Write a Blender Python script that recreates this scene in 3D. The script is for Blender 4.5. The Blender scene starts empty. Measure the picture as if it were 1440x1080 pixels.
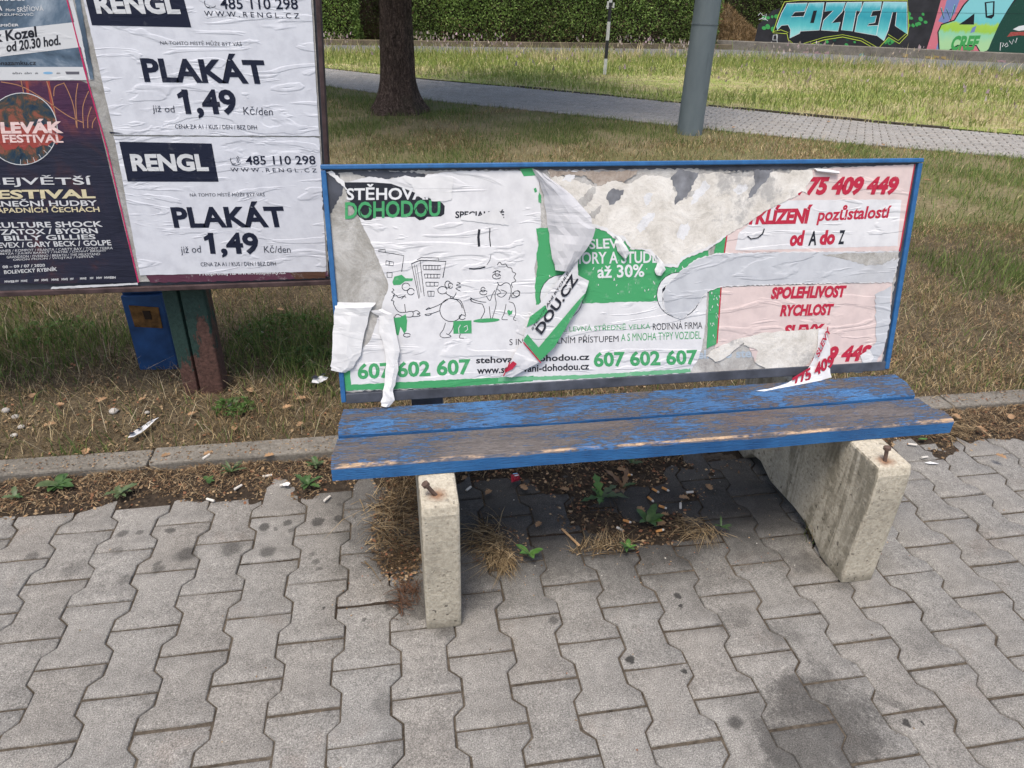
import bpy, math, random
import numpy as np
from mathutils import Vector, Matrix
rnd = random.Random(7); rng = np.random.default_rng(7)
SC = bpy.context.scene
COL = SC.collection
R_ = math.radians

# ------------------------------------------------------------------ camera
CAM = np.array([0.82013843, -1.07044771, 1.42532246])
F_PX, PITCH, ROLL, YAW = 983.024, R_(29.31869), R_(1.563538), R_(10.1344018)
def cam_axes():
    cy, sy = math.cos(YAW), math.sin(YAW)
    f = np.array([sy*math.cos(PITCH), cy*math.cos(PITCH), -math.sin(PITCH)])
    r = np.array([cy, -sy, 0.0]); u = np.cross(r, f)
    return r*math.cos(ROLL)+u*math.sin(ROLL), -r*math.sin(ROLL)+u*math.cos(ROLL), f
RX, UX, FX = cam_axes()
cd = bpy.data.cameras.new('camera'); cam = bpy.data.objects.new('camera', cd); COL.objects.link(cam)
M = Matrix.Identity(4)
for i in range(3):
    M[i][0], M[i][1], M[i][2], M[i][3] = RX[i], UX[i], -FX[i], CAM[i]
cam.matrix_world = M
cd.sensor_width = 36; cd.lens = 36*F_PX/1440; cd.clip_start = .02; cd.clip_end = 900
SC.camera = cam

# ------------------------------------------------------------------ light
SUN_EL, SUN_AZ = R_(69), R_(212)            # azimuth measured from +y towards +x
world = bpy.data.worlds.new('World'); SC.world = world; world.use_nodes = True
wn = world.node_tree.nodes; wn.clear()
wo = wn.new('ShaderNodeOutputWorld'); wb = wn.new('ShaderNodeBackground'); ws = wn.new('ShaderNodeTexSky')
ws.sky_type = 'NISHITA'; ws.sun_disc = False; ws.sun_elevation = SUN_EL; ws.sun_rotation = SUN_AZ
ws.dust_density = 4.0; ws.air_density = 1.0; ws.ozone_density = .6
wb.inputs['Strength'].default_value = .15
world.node_tree.links.new(ws.outputs[0], wb.inputs[0]); world.node_tree.links.new(wb.outputs[0], wo.inputs[0])
sd = bpy.data.lights.new('sun', 'SUN'); sun = bpy.data.objects.new('sun', sd); COL.objects.link(sun)
sd.energy = 1.7; sd.angle = R_(18); sd.color = (1, .95, .87)
sdir = Vector((math.sin(SUN_AZ)*math.cos(SUN_EL), math.cos(SUN_AZ)*math.cos(SUN_EL), math.sin(SUN_EL)))
sun.rotation_euler = sdir.to_track_quat('Z', 'Y').to_euler()
SC.view_settings.view_transform = 'Standard'; SC.view_settings.look = 'None'
SC.view_settings.exposure = .70; SC.view_settings.gamma = 1

# ------------------------------------------------------------------ helpers: geometry
def ray(x, y): return FX + RX*(x-720)/F_PX + UX*(540-y)/F_PX
def gz(x, y, z=0.0):
    d = ray(x, y); return CAM + d*(z-CAM[2])/d[2]
class Plane:                                # a flat board in the place, addressed by sight lines
    def __init__(s, p, n): s.p = np.array(p, float); s.n = np.array(n, float)/np.linalg.norm(n)
    def __call__(s, x, y, w=0.0):
        d = ray(x, y); return CAM + d*((s.p-CAM)@s.n)/(d@s.n) + s.n*w
def tag(o, label=None, cat=None, group=None, kind=None):
    if label: o['label'] = label
    if cat: o['category'] = cat
    if group: o['group'] = group
    if kind: o['kind'] = kind
    return o
def empty(name, loc, label, cat, group=None):
    o = bpy.data.objects.new(name, None); o.empty_display_size = .1; o.location = loc
    COL.objects.link(o); return tag(o, label, cat, group)
def root_loc(o):
    p = Vector((0, 0, 0))
    while o is not None: p += o.location; o = o.parent
    return p
class MB:
    def __init__(s): s.v = []; s.f = []; s.m = []
    def add(s, vs, fs, m=0):
        b = len(s.v); s.v += [tuple(map(float, q)) for q in vs]
        s.f += [tuple(b+i for i in f) for f in fs]; s.m += [m]*len(fs)
    def poly(s, pts, m=0): s.add(pts, [tuple(range(len(pts)))], m)
    def box(s, a, b, m=0):
        x0, y0, z0 = a; x1, y1, z1 = b
        s.add([(x0,y0,z0),(x1,y0,z0),(x1,y1,z0),(x0,y1,z0),(x0,y0,z1),(x1,y0,z1),(x1,y1,z1),(x0,y1,z1)],
              [(0,3,2,1),(4,5,6,7),(0,1,5,4),(1,2,6,5),(2,3,7,6),(3,0,4,7)], m)
    def prism(s, pts, d, m=0):              # closed outline pushed along d
        n = len(pts); d = np.array(d, float)
        s.add([np.array(p) for p in pts]+[np.array(p)+d for p in pts],
              [tuple(range(n)), tuple(range(2*n-1, n-1, -1))]+[(i, i+n, (i+1) % n+n, (i+1) % n) for i in range(n)], m)
    def tube(s, path, rad, n=12, m=0, cap=True):
        path = [np.array(p, float) for p in path]; L = len(path)
        rad = rad if isinstance(rad, (list, tuple)) else [rad]*L
        vs = []; ref = None
        for i in range(L):
            t = path[min(i+1, L-1)]-path[max(i-1, 0)]; t /= np.linalg.norm(t)+1e-12
            if ref is None: ref = np.array([1., 0, 0]) if abs(t[0]) < .9 else np.array([0, 1., 0])
            a = np.cross(t, ref); a /= np.linalg.norm(a); b = np.cross(t, a); ref = -np.cross(t, a)*0+ref
            for k in range(n):
                q = 2*math.pi*k/n; vs.append(path[i]+rad[i]*(math.cos(q)*a+math.sin(q)*b))
        fs = [(i*n+k, i*n+(k+1) % n, (i+1)*n+(k+1) % n, (i+1)*n+k) for i in range(L-1) for k in range(n)]
        if cap: fs += [tuple(range(n-1, -1, -1)), tuple(range((L-1)*n, L*n))]
        s.add(vs, fs, m)
    def grid(s, P, m=0):                    # P[i][j] -> point
        a = len(P); b = len(P[0])
        s.add([P[i][j] for i in range(a) for j in range(b)],
              [(i*b+j, i*b+j+1, (i+1)*b+j+1, (i+1)*b+j) for i in range(a-1) for j in range(b-1)], m)
    def build(s, name, mats, parent=None, smooth=False, bevel=0):
        L = np.array(root_loc(parent)) if parent else np.zeros(3)
        me = bpy.data.meshes.new(name)
        me.from_pydata([tuple(np.array(q)-L) for q in s.v], [], s.f)
        if not isinstance(mats, (list, tuple)): mats = [mats]
        for q in mats: me.materials.append(q)
        me.polygons.foreach_set('material_index', s.m)
        if smooth: me.polygons.foreach_set('use_smooth', [True]*len(s.f))
        me.update()
        o = bpy.data.objects.new(name, me); COL.objects.link(o); o.parent = parent
        if bevel:
            b = o.modifiers.new('bevel', 'BEVEL'); b.width = bevel; b.segments = 2; b.limit_method = 'ANGLE'; b.angle_limit = R_(40)
        return o
def np_mesh(name, V, F, mats, parent=None, col=None, smooth=False, nrm=None):
    """V (n,3), F (m,k) arrays, col (n,3) optional point colours"""
    L = np.array(root_loc(parent)) if parent else np.zeros(3)
    me = bpy.data.meshes.new(name); n = len(V); m, k = F.shape
    me.vertices.add(n); me.vertices.foreach_set('co', (V-L).astype(np.float32).ravel())
    me.loops.add(m*k); me.loops.foreach_set('vertex_index', F.astype(np.int32).ravel())
    me.polygons.add(m); me.polygons.foreach_set('loop_start', np.arange(0, m*k, k, dtype=np.int32))
    if smooth: me.polygons.foreach_set('use_smooth', np.ones(m, bool))
    for q in (mats if isinstance(mats, (list, tuple)) else [mats]): me.materials.append(q)
    me.update(calc_edges=True)
    if nrm is not None: me.normals_split_custom_set_from_vertices(nrm.astype(np.float32))
    if col is not None:
        a = me.color_attributes.new('tint', 'FLOAT_COLOR', 'POINT')
        a.data.foreach_set('color', np.hstack([col, np.ones((n, 1))]).astype(np.float32).ravel())
    o = bpy.data.objects.new(name, me); COL.objects.link(o); o.parent = parent
    return o
_lat = rng.random((256, 256))
def vnoise(x, y, sc=1.0, seed=0):           # value noise, vectorised
    x = np.asarray(x)*sc+seed*17.3; y = np.asarray(y)*sc+seed*9.7
    xi = np.floor(x).astype(int); yi = np.floor(y).astype(int); fx = x-xi; fy = y-yi
    fx = fx*fx*(3-2*fx); fy = fy*fy*(3-2*fy)
    g = lambda a, b: _lat[a % 256, b % 256]
    return (g(xi, yi)*(1-fx)+g(xi+1, yi)*fx)*(1-fy)+(g(xi, yi+1)*(1-fx)+g(xi+1, yi+1)*fx)*fy
def fbm(x, y, sc=1.0, seed=0, oct=4):
    t = 0; a = .5
    for i in range(oct): t = t+a*vnoise(x, y, sc*2**i, seed+i); a *= .5
    return t/(1-.5**oct)
def jag(pts, amp=1.2, step=5, seed=1):      # torn paper outline, works on 2D points
    r = random.Random(seed); out = []
    for i in range(len(pts)):
        a = np.array(pts[i][:2], float); b = np.array(pts[(i+1) % len(pts)][:2], float)
        n = max(1, int(np.linalg.norm(b-a)/step)); d = b-a; L = np.linalg.norm(d)+1e-9; nn = np.array([-d[1], d[0]])/L
        for k in range(n):
            q = a+d*k/n
            out.append(tuple(q+nn*r.uniform(-amp, amp)+(d/L)*r.uniform(-.3, .3)*step))
    return out
def off(pts, d):                            # crude outline growth about the centre of each vertex
    P = np.array([p[:2] for p in pts], float); n = len(P); A = 0
    for i in range(n): A += P[i-1][0]*P[i][1]-P[i][0]*P[i-1][1]
    sg = 1 if A > 0 else -1; out = []
    for i in range(n):
        t = P[(i+1) % n]-P[i-1]; t = t/(np.linalg.norm(t)+1e-9); out.append(tuple(P[i]+sg*d*np.array([t[1], -t[0]])))
    return out

# ------------------------------------------------------------------ helpers: materials
class NT:
    def __init__(s, name, rough=.8, spec=.3):
        s.m = bpy.data.materials.new(name); s.m.use_nodes = True; s.t = s.m.node_tree
        s.b = s.t.nodes['Principled BSDF']; s.b.inputs['Roughness'].default_value = rough
        s.b.inputs['Specular IOR Level'].default_value = spec
        s.co = s.t.nodes.new('ShaderNodeTexCoord').outputs['Object']
    def lk(s, a, b): s.t.links.new(a, b)
    def setin(s, i, v):
        if isinstance(v, bpy.types.NodeSocket): s.lk(v, i)
        elif isinstance(v, (tuple, list)) and len(v) == 3 and i.type == 'RGBA': i.default_value = (*v, 1)
        else: i.default_value = v
    def math(s, op, a, b=0.0, c=None, clamp=False):
        n = s.t.nodes.new('ShaderNodeMath'); n.operation = op; n.use_clamp = clamp
        s.setin(n.inputs[0], a); s.setin(n.inputs[1], b)
        if c is not None: s.setin(n.inputs[2], c)
        return n.outputs[0]
    def vec(s, op, a, b):
        n = s.t.nodes.new('ShaderNodeVectorMath'); n.operation = op
        s.setin(n.inputs[0], a); s.setin(n.inputs[1], b); return n.outputs[1] if op == 'DISTANCE' else n.outputs[0]
    def noise(s, scale=5, detail=4, rough=.55, vec=None, stretch=None, dist=0.0, color=False):
        n = s.t.nodes.new('ShaderNodeTexNoise'); v = vec or s.co
        if stretch: v = s.vec('MULTIPLY', v, stretch)
        s.lk(v, n.inputs['Vector']); n.inputs['Scale'].default_value = scale; n.inputs['Detail'].default_value = detail
        n.inputs['Roughness'].default_value = rough; n.inputs['Distortion'].default_value = dist
        return n.outputs['Color' if color else 'Fac']
    def ramp(s, f, *stops):
        n = s.t.nodes.new('ShaderNodeValToRGB'); s.lk(f, n.inputs[0]); e = n.color_ramp.elements
        while len(e) < len(stops): e.new(.5)
        for q, (p, c) in zip(e, stops):
            q.position = p; q.color = (*c, 1) if isinstance(c, (tuple, list)) else (c, c, c, 1)
        return n.outputs[0]
    def step(s, f, a, b):                   # smooth 0..1 between a and b
        n = s.t.nodes.new('ShaderNodeMapRange'); n.interpolation_type = 'SMOOTHSTEP'
        s.setin(n.inputs['Value'], f); n.inputs['From Min'].default_value = a; n.inputs['From Max'].default_value = b
        return n.outputs[0]
    def mix(s, f, a, b, mode='MIX'):
        n = s.t.nodes.new('ShaderNodeMix'); n.data_type = 'RGBA'; n.blend_type = mode
        s.setin(n.inputs[0], f); s.setin(n.inputs[6], a); s.setin(n.inputs[7], b); return n.outputs[2]
    def xyz(s, v=None):
        n = s.t.nodes.new('ShaderNodeSeparateXYZ'); s.lk(v or s.co, n.inputs[0]); return n.outputs
    def attr(s, name):
        n = s.t.nodes.new('ShaderNodeAttribute'); n.attribute_name = name; return n.outputs['Color']
    def bump(s, h, dist=.01, strength=.5):
        n = s.t.nodes.new('ShaderNodeBump'); s.lk(h, n.inputs['Height']); n.inputs['Distance'].default_value = dist
        n.inputs['Strength'].default_value = strength; s.lk(n.outputs[0], s.b.inputs['Normal'])
    def out(s, c): s.setin(s.b.inputs['Base Color'], c); return s.m
def plain(name, c, rough=.7, var=.25, sc=12, spec=.3):
    t = NT(name, rough, spec); f = t.noise(sc, 5)
    t.bump(t.noise(sc*6, 3), .002, .2)
    return t.out(t.ramp(f, (.3, tuple(q*(1-var) for q in c)), (.7, tuple(min(1, q*(1+var)) for q in c))))
def paper(name, c, dirt=(.3, .28, .24), amt=.35, wr=.5):
    t = NT(name, .75, .2)
    g = t.step(t.noise(3.2, 6, .65), .5, .85); g2 = t.noise(26, 5, .6)
    col = t.mix(t.math('MULTIPLY', g, amt), c, dirt)
    col = t.mix(t.step(g2, .35, .75), col, t.mix(1, col, (.86, .86, .87), 'MULTIPLY'))
    wrk = t.step(t.noise(4.2, 3, .5, stretch=(1.0, 1.0, 4.2), dist=1.3), .53, .60)
    t.bump(t.math('ADD', t.math('MULTIPLY', wrk, .8), t.math('MULTIPLY', t.noise(60, 3), .15)), .006, wr)
    return t.out(col)
def ink(name, c, fade=.2):
    t = NT(name, .7, .2); f = t.step(t.noise(35, 6, .7), .56, .75)
    wrk = t.step(t.noise(4.2, 3, .5, stretch=(1.0, 1.0, 4.2), dist=1.3), .53, .60); t.bump(wrk, .004, .18)
    return t.out(t.mix(t.math('MULTIPLY', f, fade), c, (.5, .5, .5)))
MT = {}
# ------------------------------------------------------------------ materials
def tinted(name, rough=.75, trans=0.0, var=.3, sc=30):
    t = NT(name, rough, .2); f = t.noise(sc, 3)
    c = t.mix(1, t.attr('tint'), t.ramp(f, (.3, 1-var), (.7, 1+0*var)), 'MULTIPLY')
    t.out(c)
    if trans:                               # thin leaves let light through
        tr_ = t.t.nodes.new('ShaderNodeBsdfTranslucent'); mx = t.t.nodes.new('ShaderNodeMixShader'); mx.inputs[0].default_value = trans
        t.lk(t.mix(1, c, (1.0, 1.05, .7), 'MULTIPLY'), tr_.inputs['Color']); t.lk(t.b.outputs[0], mx.inputs[1]); t.lk(tr_.outputs[0], mx.inputs[2])
        t.lk(mx.outputs[0], next(n for n in t.t.nodes if n.type == 'OUTPUT_MATERIAL').inputs['Surface'])
    return t.m
MT['blade'] = tinted('grass_blade', .7, .22)
MT['leaf'] = tinted('leaf', .55, .35)
MT['crumb'] = tinted('leaf_crumb', .8)
MT['bark'] = None
def m_paver(name, stains_shade, base=1.0):
    t = NT(name, .9, .15)
    sp = t.noise(330, 3, .75); mid = t.noise(38, 5, .65); big = t.noise(2.3, 5, .6)
    c = t.ramp(sp, (.32, (.10, .098, .094)), (.5, (.22, .215, .207)), (.60, (.30, .293, .282)), (.74, (.52, .51, .49)))
    c = t.mix(1, c, t.ramp(mid, (.3, .78), (.7, 1.12)), 'MULTIPLY')
    c = t.mix(1, c, t.ramp(big, (.3, (.90, .885, .87)), (.7, (1.04, 1.04, 1.04))), 'MULTIPLY')
    c = t.mix(1, c, t.attr('tint'), 'MULTIPLY'); c = t.mix(1, c, (.95*base, .93*base, .89*base), 'MULTIPLY')
    mask = None
    nz = t.noise(11, 7, .75, color=True)
    pv = t.vec('ADD', t.co, t.vec('MULTIPLY', t.vec('SUBTRACT', nz, (.5, .5, .5)), (.30, .30, 0)))
    pf = t.vec('ADD', t.co, t.vec('MULTIPLY', t.vec('SUBTRACT', t.noise(60, 3, .6, color=True), (.5, .5, .5)), (.022, .022, 0)))
    for (x, y, r, s, soft) in stains_shade:
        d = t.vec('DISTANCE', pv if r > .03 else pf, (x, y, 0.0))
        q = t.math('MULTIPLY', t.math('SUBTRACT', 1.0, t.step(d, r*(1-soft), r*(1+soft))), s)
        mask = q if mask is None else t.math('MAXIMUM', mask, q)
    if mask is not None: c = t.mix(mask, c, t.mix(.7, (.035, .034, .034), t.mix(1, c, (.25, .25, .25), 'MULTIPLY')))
    sk = t.step(t.noise(34, 3, .6), .66, .70); c = t.mix(t.math('MULTIPLY', sk, .30), c, (.05, .048, .045))
    rb = t.step(t.noise(5, 5, .7), .56, .70); c = t.mix(t.math('MULTIPLY', rb, .30), c, t.mix(1, c, (.86, .74, .68), 'MULTIPLY'))
    t.bump(t.math('ADD', t.math('MULTIPLY', sp, .5), mid), .003, .55)
    return t.out(c)
def m_soil(name, a=(.035, .027, .02), b=(.12, .095, .07)):
    t = NT(name, .95, .1); f = t.noise(60, 6, .7); g = t.noise(6, 4)
    c = t.ramp(f, (.3, a), (.6, b), (.78, tuple(q*1.7 for q in b)))
    c = t.mix(1, c, t.ramp(g, (.3, .7), (.7, 1.15)), 'MULTIPLY')
    t.bump(f, .02, .8); return t.out(c)
MT['joint'] = m_soil('joint_sand', (.05, .041, .032), (.13, .108, .083))
MT['soil'] = m_soil('dark_soil', (.018, .014, .011), (.062, .047, .034))
MT['verge'] = m_soil('verge_soil', (.04, .031, .02), (.135, .105, .066))
def m_turf():
    t = NT('turf_ground', .95, .1); f = t.noise(30, 6, .7); g = t.noise(1.1, 5, .6)
    a = t.ramp(f, (.3, (.085, .085, .036)), (.7, (.20, .185, .085))); b = t.ramp(f, (.3, (.12, .10, .055)), (.7, (.28, .235, .135)))
    t.bump(f, .03, .8); return t.out(t.mix(t.step(g, .42, .6), a, b))
MT['turf'] = m_turf()
def m_kerb():
    t = NT('kerb_concrete', .9, .15); f = t.noise(90, 5, .7); g = t.noise(5, 5, .65)
    c = t.mix(1, t.ramp(f, (.3, (.12, .108, .092)), (.7, (.255, .235, .20))), t.ramp(g, (.3, .6), (.65, 1.05)), 'MULTIPLY')
    t.bump(t.math('ADD', f, g), .006, .6); return t.out(c)
MT['kerb'] = m_kerb()
MT['asphalt'] = plain('asphalt', (.13, .13, .13), .9, .25, 8)
def m_leg():
    t = NT('bench_leg_concrete', .9, .15); f = t.noise(120, 5, .7); g = t.noise(9, 5, .6); X = t.xyz()
    c = t.ramp(f, (.28, (.30, .265, .205)), (.55, (.48, .435, .345)), (.8, (.60, .55, .45)))
    c = t.mix(1, c, t.ramp(g, (.3, .78), (.68, 1.06)), 'MULTIPLY')
    st = t.noise(4.2, 4, .6, stretch=(0.0, 3.6, .45), dist=.6)   # run-off streaks down the side faces
    lf = t.t.nodes.new('ShaderNodeNewGeometry'); nx = t.xyz(lf.outputs['Normal'])[0]
    side = t.step(t.math('ABSOLUTE', nx), .5, .9)
    k = t.math('MULTIPLY', t.math('MULTIPLY', t.step(st, .50, .60), side), t.step(t.noise(40, 4), .25, .55))
    c = t.mix(t.math('MULTIPLY', k, .6), c, (.12, .105, .07))
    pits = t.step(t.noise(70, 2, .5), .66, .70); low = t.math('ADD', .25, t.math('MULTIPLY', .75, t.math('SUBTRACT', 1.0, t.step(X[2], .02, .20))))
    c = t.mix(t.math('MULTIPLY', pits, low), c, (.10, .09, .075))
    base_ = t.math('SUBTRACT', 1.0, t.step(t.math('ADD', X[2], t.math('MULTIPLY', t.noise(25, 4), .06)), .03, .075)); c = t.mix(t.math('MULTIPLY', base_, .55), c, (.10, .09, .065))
    t.bump(t.math('ADD', t.math('MULTIPLY', f, .7), t.math('SUBTRACT', g, t.math('MULTIPLY', pits, 1.2))), .006, .7); return t, c, X
def m_leg_at(xb, yb):
    t, c, X = m_leg()
    d = t.vec('DISTANCE', t.vec('ADD', t.co, t.vec('MULTIPLY', t.noise(45, 3, color=True), (.02, .02, 0))), (xb-1.46+.01, yb-.45+.01, .40))
    c = t.mix(t.math('MULTIPLY', t.math('SUBTRACT', 1.0, t.step(d, .006, .034)), .8), c, (.20, .085, .035))
    return t.out(c)
MT['steel_rust'] = plain('rusty_bolt', (.10, .065, .05), .7, .4, 60)
def m_wood(name, blue, seed, edge_y, ztop):
    t = NT(name, .62, .3)
    v = t.vec('ADD', t.co, (seed*3.1, seed*1.7, seed*.7))
    grain = t.noise(9, 8, .75, vec=v, stretch=(2.0, 20, 20), dist=.6); fine = t.noise(12, 4, .7, vec=v, stretch=(4, 26, 26))
    patch = t.noise(3.0, 5, .62, vec=v, stretch=(1.3, 4.5, 4.5), dist=.4)
    wood = t.ramp(t.math('ADD', t.math('MULTIPLY', grain, .5), t.math('MULTIPLY', fine, .5)),
                  (.30, (.035, .030, .029)), (.48, (.105, .092, .088)), (.62, (.20, .178, .168)), (.78, (.31, .275, .255)))
    crack = t.step(t.noise(5, 4, .6, vec=v, stretch=(1.0, 55, 55), dist=.3), .60, .68); wood = t.mix(t.math('MULTIPLY', crack, .8), wood, (.03, .026, .025))
    wood = t.mix(t.step(t.noise(2.2, 3, vec=v), .5, .75), wood, t.mix(1, wood, (1.0, .82, .72), 'MULTIPLY'))
    paint = t.ramp(t.noise(6, 4, .6, vec=v), (.3, (.014, .080, .22)), (.7, (.036, .160, .38)))
    m = t.math('ADD', t.math('MULTIPLY', grain, .70), t.math('ADD', t.math('MULTIPLY', patch, .70), blue))
    m = t.step(t.math('ADD', m, t.math('MULTIPLY', fine, .80)), .985, 1.03)
    X = t.xyz(); gm = t.t.nodes.new('ShaderNodeNewGeometry'); nz = t.xyz(gm.outputs['Normal'])[2]
    top = t.step(t.math('ABSOLUTE', nz), .35, .7)
    m = t.math('MAXIMUM', t.math('MULTIPLY', m, 1.0), t.math('SUBTRACT', 1.0, top))
    paint = t.mix(t.math('MULTIPLY', t.step(fine, .52, .68), .45), paint, (.03, .045, .09)); paint = t.mix(t.math('MULTIPLY', t.math('MULTIPLY', top, t.noise(5, 5, .7, vec=v, stretch=(2, 6, 6))), .45), paint, (.13, .18, .25)); c = t.mix(m, wood, paint)
    if edge_y is not None:                  # bare pale wood where the front arris is worn
        e = t.math('MULTIPLY', t.math('SUBTRACT', 1.0, t.step(t.math('ABSOLUTE', t.math('SUBTRACT', X[1], edge_y-.45)), .001, .008)), t.step(X[2], ztop-.008, ztop-.004))
        e = t.math('MULTIPLY', e, t.step(t.noise(5, 4, .7, stretch=(1.5, 4, 4)), .43, .56))
        c = t.mix(e, c, (.58, .40, .25))
    t.bump(t.math('ADD', grain, t.math('ADD', fine, t.math('MULTIPLY', m, .8))), .004, .8)
    return t.out(c)
def m_frame():
    t = NT('blue_frame_paint', .5, .4); f = t.noise(40, 5, .7); X = t.xyz()
    m = t.step(t.noise(14, 5, .7), .62, .70)
    return t.out(t.mix(m, t.ramp(f, (.3, (.014, .080, .21)), (.7, (.026, .13, .32))), (.07, .07, .09)))
MT['frame'] = m_frame()
MT['board'] = plain('bare_board', (.055, .06, .075), .6, .35, 20)
MT['boardgrey'] = plain('bare_board_grey', (.17, .175, .19), .8, .35, 30)
def m_old(name, a, b, c):
    t = NT(name, .85, .15); f = t.noise(13, 9, .78, dist=.4); g = t.noise(60, 6, .75); h = t.noise(3.5, 5, .65, stretch=(1, 1, 1.6)); gs = t.step(t.noise(6.5, 7, .75), .54, .66)
    col = t.ramp(f, (.30, a), (.47, b), (.62, c), (.8, tuple(min(.82, q*1.15) for q in c)))
    col = t.mix(t.math('MULTIPLY', t.step(g, .55, .72), .35), col, a)
    col = t.mix(t.math('MULTIPLY', t.step(h, .55, .72), .45), col, b)
    col = t.mix(t.math('MULTIPLY', gs, .7), col, (.27, .265, .26)); t.bump(t.math('ADD', f, t.math('MULTIPLY', g, .5)), .006, .5); return t.out(col)
MT['old'] = m_old('old_paper_residue', (.20, .19, .18), (.36, .345, .325), (.50, .49, .465))
MT['cream'] = m_old('torn_cream_paper', (.40, .375, .33), (.59, .56, .51), (.70, .675, .63))
MT['smear'] = m_old('grey_smeared_paper', (.20, .19, .17), (.32, .31, .285), (.47, .46, .44))
MT['cream2'] = m_old('torn_white_remnant', (.50, .50, .50), (.62, .62, .625), (.70, .70, .71)); MT['brownish'] = m_old('brown_glue_residue', (.16, .125, .10), (.30, .25, .21), (.44, .39, .34))
W = .62
MT['white'] = paper('poster_white', (W, W, W*1.015), (.32, .31, .30), amt=.5, wr=.35)
MT['torn'] = paper('torn_white_fibre', (.64, .64, .64), amt=.35, wr=.15)
MT['greyw'] = paper('strip_grey_white', (.47, .485, .51), amt=.35, wr=.3)
MT['back'] = paper('paper_back', (.50, .50, .515), (.27, .28, .32), .8, .2)
MT['pink'] = paper('poster_pink', (.61, .50, .475), (.53, .51, .49), .7, .3)
MT['bbwhite'] = paper('billboard_white', (.66, .675, .72), amt=.14, wr=.28)
MT['ink'] = ink('black_ink', (.018, .02, .028), .15)
MT['navy'] = ink('navy_ink', (.012, .016, .035), .1)
MT['green'] = ink('green_ink', (.055, .29, .115), .35)
MT['greenl'] = ink('faded_green_ink', (.14, .38, .21), .7)
MT['red'] = ink('red_ink', (.40, .022, .05), .2)
MT['wink'] = ink('white_ink', (.60, .61, .62), .1)
MT['paleblue'] = ink('pale_blue_ink', (.36, .42, .48), .3)
MT['pinkline'] = ink('magenta_ink', (.5, .03, .12), .2)

# ------------------------------------------------------------------ lettering and line work
_tc = {}
def glyphs(s, bold=0.0, shear=0.0):
    k = (s, bold, shear)
    if k not in _tc:
        cu = bpy.data.curves.new('tmp', 'FONT'); cu.body = s; cu.offset = bold; cu.shear = shear; cu.resolution_u = 3
        o = bpy.data.objects.new('tmp', cu); COL.objects.link(o)
        dg = bpy.context.evaluated_depsgraph_get(); dg.update()
        me = bpy.data.meshes.new_from_object(o.evaluated_get(dg))
        v = np.array([q.co[:2] for q in me.vertices]); f = [tuple(p.vertices) for p in me.polygons]
        bpy.data.objects.remove(o); bpy.data.curves.remove(cu); bpy.data.meshes.remove(me)
        lo = v.min(0); v = (v-lo)/np.maximum(v.max(0)-lo, 1e-6); _tc[k] = (v, f)
    return _tc[k]
def text(mb, P, w, s, bl, br, tl, m=0, bold=.0, shear=.0):
    v, f = glyphs(s, bold, shear); bl, br, tl = (np.array(q, float) for q in (bl, br, tl))
    mb.add([P(*(bl+a*(br-bl)+b*(tl-bl)), w) for a, b in v], f, m)
def line(mb, P, w, pts, wd=.8, m=0, closed=False, smooth=False):
    pts = [np.array(p, float) for p in pts]
    if smooth and len(pts) > 2: pts = list(cat(pts)[::6])
    if closed: pts = pts+[pts[0]]
    n = len(pts); L = []; Rr = []
    for i in range(n):
        t = pts[min(i+1, n-1)]-pts[max(i-1, 0)]; t = t/(np.linalg.norm(t)+1e-9); q = np.array([-t[1], t[0]])*wd/2
        L.append(P(*(pts[i]+q), w)); Rr.append(P(*(pts[i]-q), w))
    mb.grid([L, Rr], m)
def arc(cx, cy, rx, ry=None, a0=0, a1=360, n=20, rot=0):
    ry = ry or rx; o = []
    for i in range(n+1):
        a = R_(a0+(a1-a0)*i/n); x, y = rx*math.cos(a), ry*math.sin(a); c, s = math.cos(R_(rot)), math.sin(R_(rot))
        o.append((cx+x*c-y*s, cy+x*s+y*c))
    return o
def shape(mb, P, w, pts, m=0): mb.poly([P(x, y, w) for x, y in pts], m)
# ------------------------------------------------------------------ the setting: ground, paving, kerb, path, road
g = MB(); g.poly([(-220, -160, -.03), (260, -160, -.03), (260, 320, -.03), (-220, 320, -.03)])
tag(g.build('ground', MT['turf']), kind='structure')

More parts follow.
